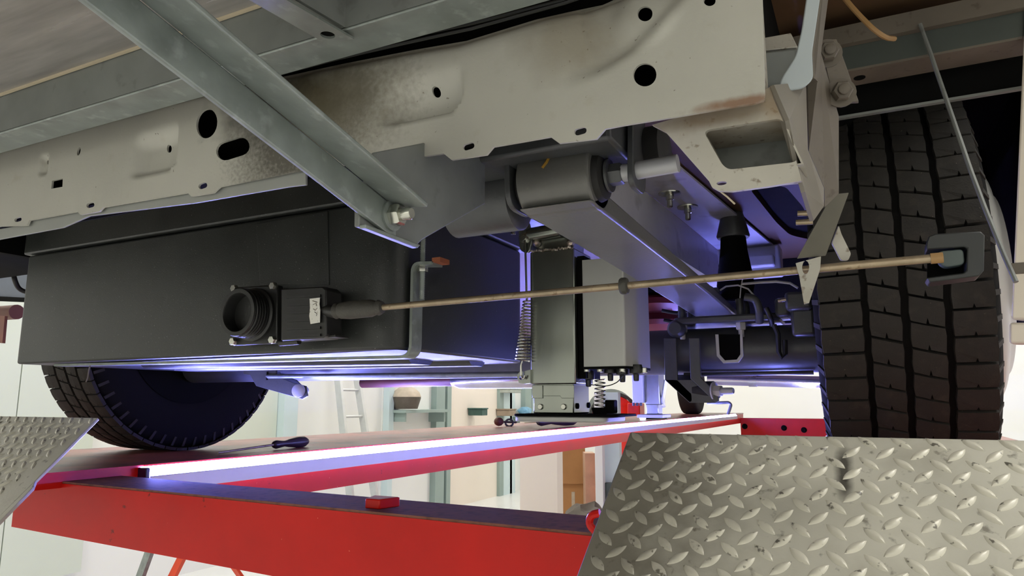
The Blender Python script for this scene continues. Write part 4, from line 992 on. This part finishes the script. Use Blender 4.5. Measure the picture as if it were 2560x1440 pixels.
# ---- items left of the tank
t = thing('hanging_cable', 'black cable drooping beside the left end of the tank', 'cable', P(30, 650, Y=1.0))
obj('cable', tube(B(), rnd(pp((-40, 590, 1.0), (5, 625, 1.0), (28, 650, 1.0), (36, 700, 1.0), (48, 726, 1.02), (90, 735, 1.05)), .03), .006, 10), m_cable, t)
t = thing('side_channel', 'dim blue grey sheet and brown pipe end beyond the left end of the tank', 'chassis panel', P(20, 750, Y=1.5))
obj('sheet', ext(B(), pp((-120, 560, 1.5), (140, 560, 1.5), (140, 745, 1.5), (-120, 745, 1.5)), (0, .01, 0)), mat('blue_grey_sheet', S(86, 94, 108), .5), t)
obj('dark_strap', ext(B(), pp((-120, 735, 1.49), (80, 745, 1.49), (80, 756, 1.49), (-120, 748, 1.49)), (0, .006, 0)), m_deep, t)
obj('pipe_end', cyl(B(), P(-90, 790, Y=1.6), P(42, 780, Y=1.6), .03, 16), m_exh, t)
obj('bracket', ext(B(), pp((-100, 780, 1.45), (12, 790, 1.45), (6, 858, 1.45), (-100, 850, 1.45)), (0, .01, 0)), m_exh, t)
# loose threads under the tank
t = thing('frayed_thread', 'frayed pale thread hanging from the strap in front of the left tyre', 'thread', P(220, 920, Y=.85))
obj('thread', tube(B(), pp((228, 905, .85), (222, 925, .85), (219, 945, .85), (215, 955, .85)), .0014, 6), m_tan, t)

# ---- hydraulic support jack
JY = 1.10
t = thing('support_jack', 'bright steel folding support jack with grey drive box in the centre', 'jack', P(1400, 1045, Y=JY))
jx0, jx1 = P(1325, 800, Y=JY).x, P(1437, 800, Y=JY).x
jz0, jz1 = P(1380, 961, Y=JY).z, P(1380, 624, Y=JY).z
obj('outer_tube', bx(B(), (jx0, JY, jz0), (jx1, JY+.085, jz1)), m_zinc, t, bevel=.003)
bm = B()
for k in range(26):
    x = jx0+.004+(jx1-jx0-.008)*k/25
    lathe(bm, (x, JY+.001, jz1+random.uniform(-.001, .002)), (0, -.6, 1), [(.0022+random.random()*.001, -.001), (.001, .002)], 6)
obj('weld_bead', bm, m_weld, t, kind='stuff')
ix0, ix1 = P(1332, 1000, Y=JY+.004).x, P(1433, 1000, Y=JY+.004).x
zf = P(1380, 1034, Y=JY+.004).z
obj('inner_tube', bx(B(), (ix0, JY+.006, zf), (ix1, JY+.08, jz0+.03)), m_zinc, t, bevel=.002)
obj('guide_plate', ext(B(), pp(*[(u, v, JY+.003) for (u, v) in ((1330, 963), (1356, 963), (1356, 996), (1330, 996))]), (0, .004, 0)), m_zinc, t, bevel=.0006)
obj('guide_plate', ext(B(), pp(*[(u, v, JY+.004) for (u, v) in ((1358, 963), (1435, 963), (1435, 996), (1404, 996), (1400, 990), (1358, 990))]), (0, .003, 0)), m_zinc, t, bevel=.0006)
for (u, v) in ((1352, 1017), (1410, 1017)):
    obj('rivet', lathe(B(), P(u, v, Y=JY+.006), (0, -1, 0), [(.0048, 0), (.0048, .003), (.004, .0042)], 18), m_chrome, t)
for (u, v) in ((1443, 1015), (1471, 1013)):
    p = P(u, v, X=ix1); obj('side_rivet', lathe(B(), p, (1, 0, 0), [(.005, 0), (.005, .002), (.003, .003)], 14), m_deep, t)
fx0, fx1 = P(1277, 1036, Y=JY-.02).x, P(1542, 1040, Y=JY-.02).x
obj('foot_pad', ext(B(), rndc([V((fx0, JY-.02, zf-.0005)), V((fx1, JY-.02, zf-.0005)), V((fx1, JY+.10, zf-.0005)), V((fx0, JY+.10, zf-.0005))], .02), (0, 0, -.004)), m_deep, t, bevel=.001)
obj('foot_plate', ext(B(), rndc([V((fx0+.002, JY-.018, zf-.0045)), V((fx1-.02, JY-.018, zf-.0045)), V((fx1-.02, JY+.098, zf-.0045)), V((fx0+.002, JY+.098, zf-.0045))], .018), (0, 0, -.009)), m_alu, t, bevel=.002)
gx0, gx1 = P(1457, 780, Y=JY).x, P(1571, 780, Y=JY).x
gz0, gz1 = P(1515, 916, Y=JY).z, P(1515, 645, Y=JY).z
gb_ = rndc([V((gx0, JY, gz0)), V((gx1-.008, JY, gz0)), V((gx1+.004, JY+.035, gz0)), V((gx1+.006, JY+.10, gz0)), V((gx0, JY+.10, gz0))], [.001, .004, .006, .001, .001], 4)
obj('drive_box', ext(B(), gb_, (0, 0, gz1-gz0)), m_alu, t, smooth=35)
obj('box_cap', ext(B(), [p+V((0, -.001, -.004)) for p in gb_], (0, 0, .004)), m_deep, t)
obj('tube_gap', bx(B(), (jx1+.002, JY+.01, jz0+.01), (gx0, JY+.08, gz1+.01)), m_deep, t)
bm = B()
for k, (u, v) in enumerate(((1467, 926), (1500, 926), (1556, 926), (1590, 928), (1611, 928))):
    p = P(u, v, Y=JY+.01+.02*(k > 2)); lathe(bm, p+V((0, 0, .006)), (0, 0, -1), [(.004, 0), (.0052, .001), (.0052, .008), (.004, .009)], 10)
obj('cap_screw', bm, m_chrome, t)
for (u, v) in ((1471, 945), (1526, 930), (1556, 933), (1590, 930)):
    p = P(u, v, Y=JY+.03)
    obj('hydraulic_plug', lathe(B(), p+V((0, 0, .012)), (0, 0, -1), [(.010, 0), (.011, .004), (.0105, .014), (.005, .016), (.0045, .026), (.003, .027)], 16), m_blackpl, t)
pa, pz = P(1500, 948, Y=JY+.02), P(1500, 1028, Y=JY+.02)
obj('return_spring', tube(B(), coil(pa, pz, 8, .0085, .0085), .0011, 6), m_chrome, t)
obj('spring_cup', lathe(B(), pz+V((0, 0, .004)), (0, 0, -1), [(.013, -.002), (.014, .0), (.010, .012), (.006, .014)], 20), m_deep, t)
p = P(1528, 1015, Y=JY+.03)
obj('connector', bx(B(), (p.x-.008, p.y-.01, p.z-.012), (p.x+.008, p.y+.01, p.z+.010)), m_deep, t, bevel=.002)
obj('sensor_wire', tube(B(), rnd(pp((1478, 962, JY+.02), (1520, 966, JY+.02), (1545, 955, JY+.02), (1556, 940, JY+.02)), .02), .0009, 6), m_cable, t)
# top pivot
obj('pivot_tube', cyl(B(), P(1322, 588, Y=JY), P(1400, 574, Y=JY), .0125, 20), m_zinc, t)
obj('pivot_saddle', ext(B(), pp(*[(u, v, JY+.012) for (u, v) in ((1322, 628), (1326, 590), (1400, 576), (1434, 600), (1434, 628))]), (0, .05, 0)), m_zinc, t, bevel=.001)
obj('weld_blob', lathe(B(), P(1338, 606, Y=JY), (0, -1, 0), [(.007, -.01), (.006, 0), (.002, .004)], 8), m_weld, t)
obj('weld_blob', lathe(B(), P(1424, 606, Y=JY), (0, -1, 0), [(.006, -.01), (.006, 0), (.002, .004)], 8), m_weld, t)
obj('pivot_link', ext(B(), rndc(pp(*[(u, v, JY-.008) for (u, v) in ((1298, 560), (1322, 552), (1330, 600), (1322, 634), (1300, 628), (1296, 600))]), .008), (0, .006, 0)), m_zinc, t, bevel=.001)
obj('pivot_washer', lathe(B(), P(1312, 596, Y=JY-.008), (0, -1, 0), [(.009, 0), (.009, .003), (.005, .004), (.005, .008)], 16), m_chrome, t)
obj('mount_plate', ext(B(), pp(*[(u, v, JY-.03) for (u, v) in ((1258, 536), (1330, 528), (1330, 546), (1260, 550))]), (0, .09, 0)), m_axle, t, bevel=.001)
obj('mount_post', bx(B(), (P(1300, 545, Y=JY).x, JY, P(1300, 560, Y=JY).z), (jx1, JY+.06, .40)), m_axle, t, bevel=.002)
p = P(1283, 550, Y=JY-.01)
obj('mount_bolt', lathe(B(), p, (0, 0, -1), [(.0085, 0), (.0085, .003), (.0075, .004), (.0075, .013), (.0045, .014), (.0045, .026), (.0035, .027)], 12), m_chrome, t)
# extension spring
sa, sb = P(1317, 752, Y=JY-.012), P(1306, 902, Y=JY-.012)
obj('pull_spring', tube(B(), coil(sa, sb, 19, .006, .0125), .0014, 6), m_chrome, t)
obj('spring_rod', tube(B(), [P(1312, 600, Y=JY-.012), P(1314, 640, Y=JY-.012), sa], .002, 8), m_zinc, t)
obj('spring_hook', tube(B(), rnd([sb, P(1302, 912, Y=JY-.012), P(1303, 940, Y=JY-.012), P(1309, 948, Y=JY-.012), P(1312, 938, Y=JY-.012)], .004), .0018, 8), m_chrome, t)
lp = [(lambda p: (p.x, p.z))(P(*q, Y=JY-.006)) for q in ((1292, 940), (1298, 930), (1312, 928), (1326, 924), (1326, 958), (1310, 960), (1297, 957))]
lh = [(lambda p: (p.x, p.z))(P(*q, Y=JY-.006)) for q in ell(1304, 944, 6, 6, 14)]
obj('spring_lug', sheet(B(), lp, [lh], lambda x, z, d: V((x, JY-.006+d, z)), .006), m_zinc, t, smooth=0)
# second jack far behind
t = thing('support_jack', 'second support jack farther back lit blue beside the distant wheel', 'jack', P(1630, 1038, D=3.0))
def fbox(name, u0, u1, v0, v1, D, m, dep=.09):
    a, b = P(u0, v1, D=D), P(u1, v1, D=D); zt_ = P(u0, v0, D=D).z
    obj(name, bx(B(), (a.x, a.y, a.z), (b.x, a.y+dep, zt_)), m, t, bevel=.003)
fbox('drive_box', 1581, 1612, 860, 1007, 3.0, m_alu); fbox('outer_tube', 1613, 1654, 860, 1012, 3.0, m_zinc); fbox('inner_tube', 1616, 1650, 1000, 1036, 3.02, m_zinc, .07)
a = P(1596, 1036, D=3.0); b = P(1668, 1036, D=3.0)
obj('foot_plate', bx(B(), (a.x, a.y-.02, a.z-.014), (b.x, a.y+.12, a.z)), m_alu, t, bevel=.002)
obj('mount_post', bx(B(), (P(1615, 900, D=3).x, a.y+.02, P(1615, 870, D=3).z), (P(1650, 900, D=3).x, a.y+.08, .39)), m_axle, t)
for u in (1584, 1593, 1602): obj('hydraulic_plug', cyl(B(), P(u, 1006, D=3.02), P(u, 1014, D=3.02), .006, 10), m_blackpl, t)
obj('pull_spring', tube(B(), [P(1664, 950, D=3.0), P(1656, 1000, D=3.0), P(1660, 1018, D=3.0)], .008, 8), m_chrome, t)

# ---- tools on the runway
def screwdriver(label, a, b, tip, r):
    a, b, tip = V(a), V(b), V(tip)
    t = thing('screwdriver', label, 'screwdriver', (a+b)/2)
    d = b-a; L_ = d.length
    obj('handle', lathe(B(), a, d, [(.3*r, 0), (.55*r, L_*.02), (.75*r, L_*.08), (.62*r, L_*.2), (.5*r, L_*.32), (.72*r, L_*.45), (r, L_*.7), (.98*r, L_*.88), (.6*r, L_*.98), (0.05*r, L_)], 18), m_handle, t)
    obj('grip_inlay', lathe(B(), a+d*.62+V((.2*r, -.45*r, .25*r)), d, [(0.05*r, 0), (.5*r, L_*.08), (.55*r, L_*.18), (.05*r, L_*.28)], 12), m_handred, t)
    obj('shaft', tube(B(), [a, tip], [.0034, .003], 10), m_rod, t)
    return t
z_ = ZR+.015
hA, hB = P(683, 1112, Z=z_), P(768, 1103, Z=z_+.002); tp = P(545, 1132, Z=ZR+.004)
screwdriver('dark screwdriver with red inlay lying on the runway by the left tyre', hA, hB, tp, .017)
z_ = ZR+.012
screwdriver('far dark and red screwdriver lying under the jack foot', P(1345, 1055, Z=ZR+.034), P(1440, 1050, Z=ZR+.034), P(1312, 1057, Z=ZR+.014), .03)
t = thing('wrench', 'small rusty ring tool lying left of the jack foot', 'tool', P(1255, 1056, Z=ZR+.01))
p = P(1247, 1054, Z=ZR+.03)
bm = B(); bmesh.ops.create_icosphere(bm, subdivisions=2, radius=.028)
for v in bm.verts: v.co = V((v.co.x*1.0, v.co.y, v.co.z*.9))+p
obj('knob_end', bm, m_exh, t)
pr_ = P(1273, 1057, Z=ZR+.02)
obj('ring', tube(B(), [pr_+RT*.022*math.cos(k*math.pi/6)+V((0, 0, 1))*.020*math.sin(k*math.pi/6) for k in range(12)], .006, 8, True), m_axle, t)
obj('shank', cyl(B(), p, P(1290, 1056, Z=ZR+.02), .006, 8), m_axle, t)
# second short inspection lamp on the runway
t = thing('pocket_lamp', 'small bright pocket lamp lying on the runway beside the second jack', 'lamp', P(1615, 1045, Z=ZR+.012))
pa, pz = P(1606, 1044, Z=ZR+.016), P(1665, 1042, Z=ZR+.016)
obj('lamp_body', cyl(B(), pa, pz, .014, 12), m_deep, t)
obj('lamp_lens', lathe(B(), pa, pa-pz, [(.016, -.03), (.018, .0), (.016, .02), (.005, .028)], 14), emit('lamp_lens_light', (.8, .85, 1, 1), 6), t)
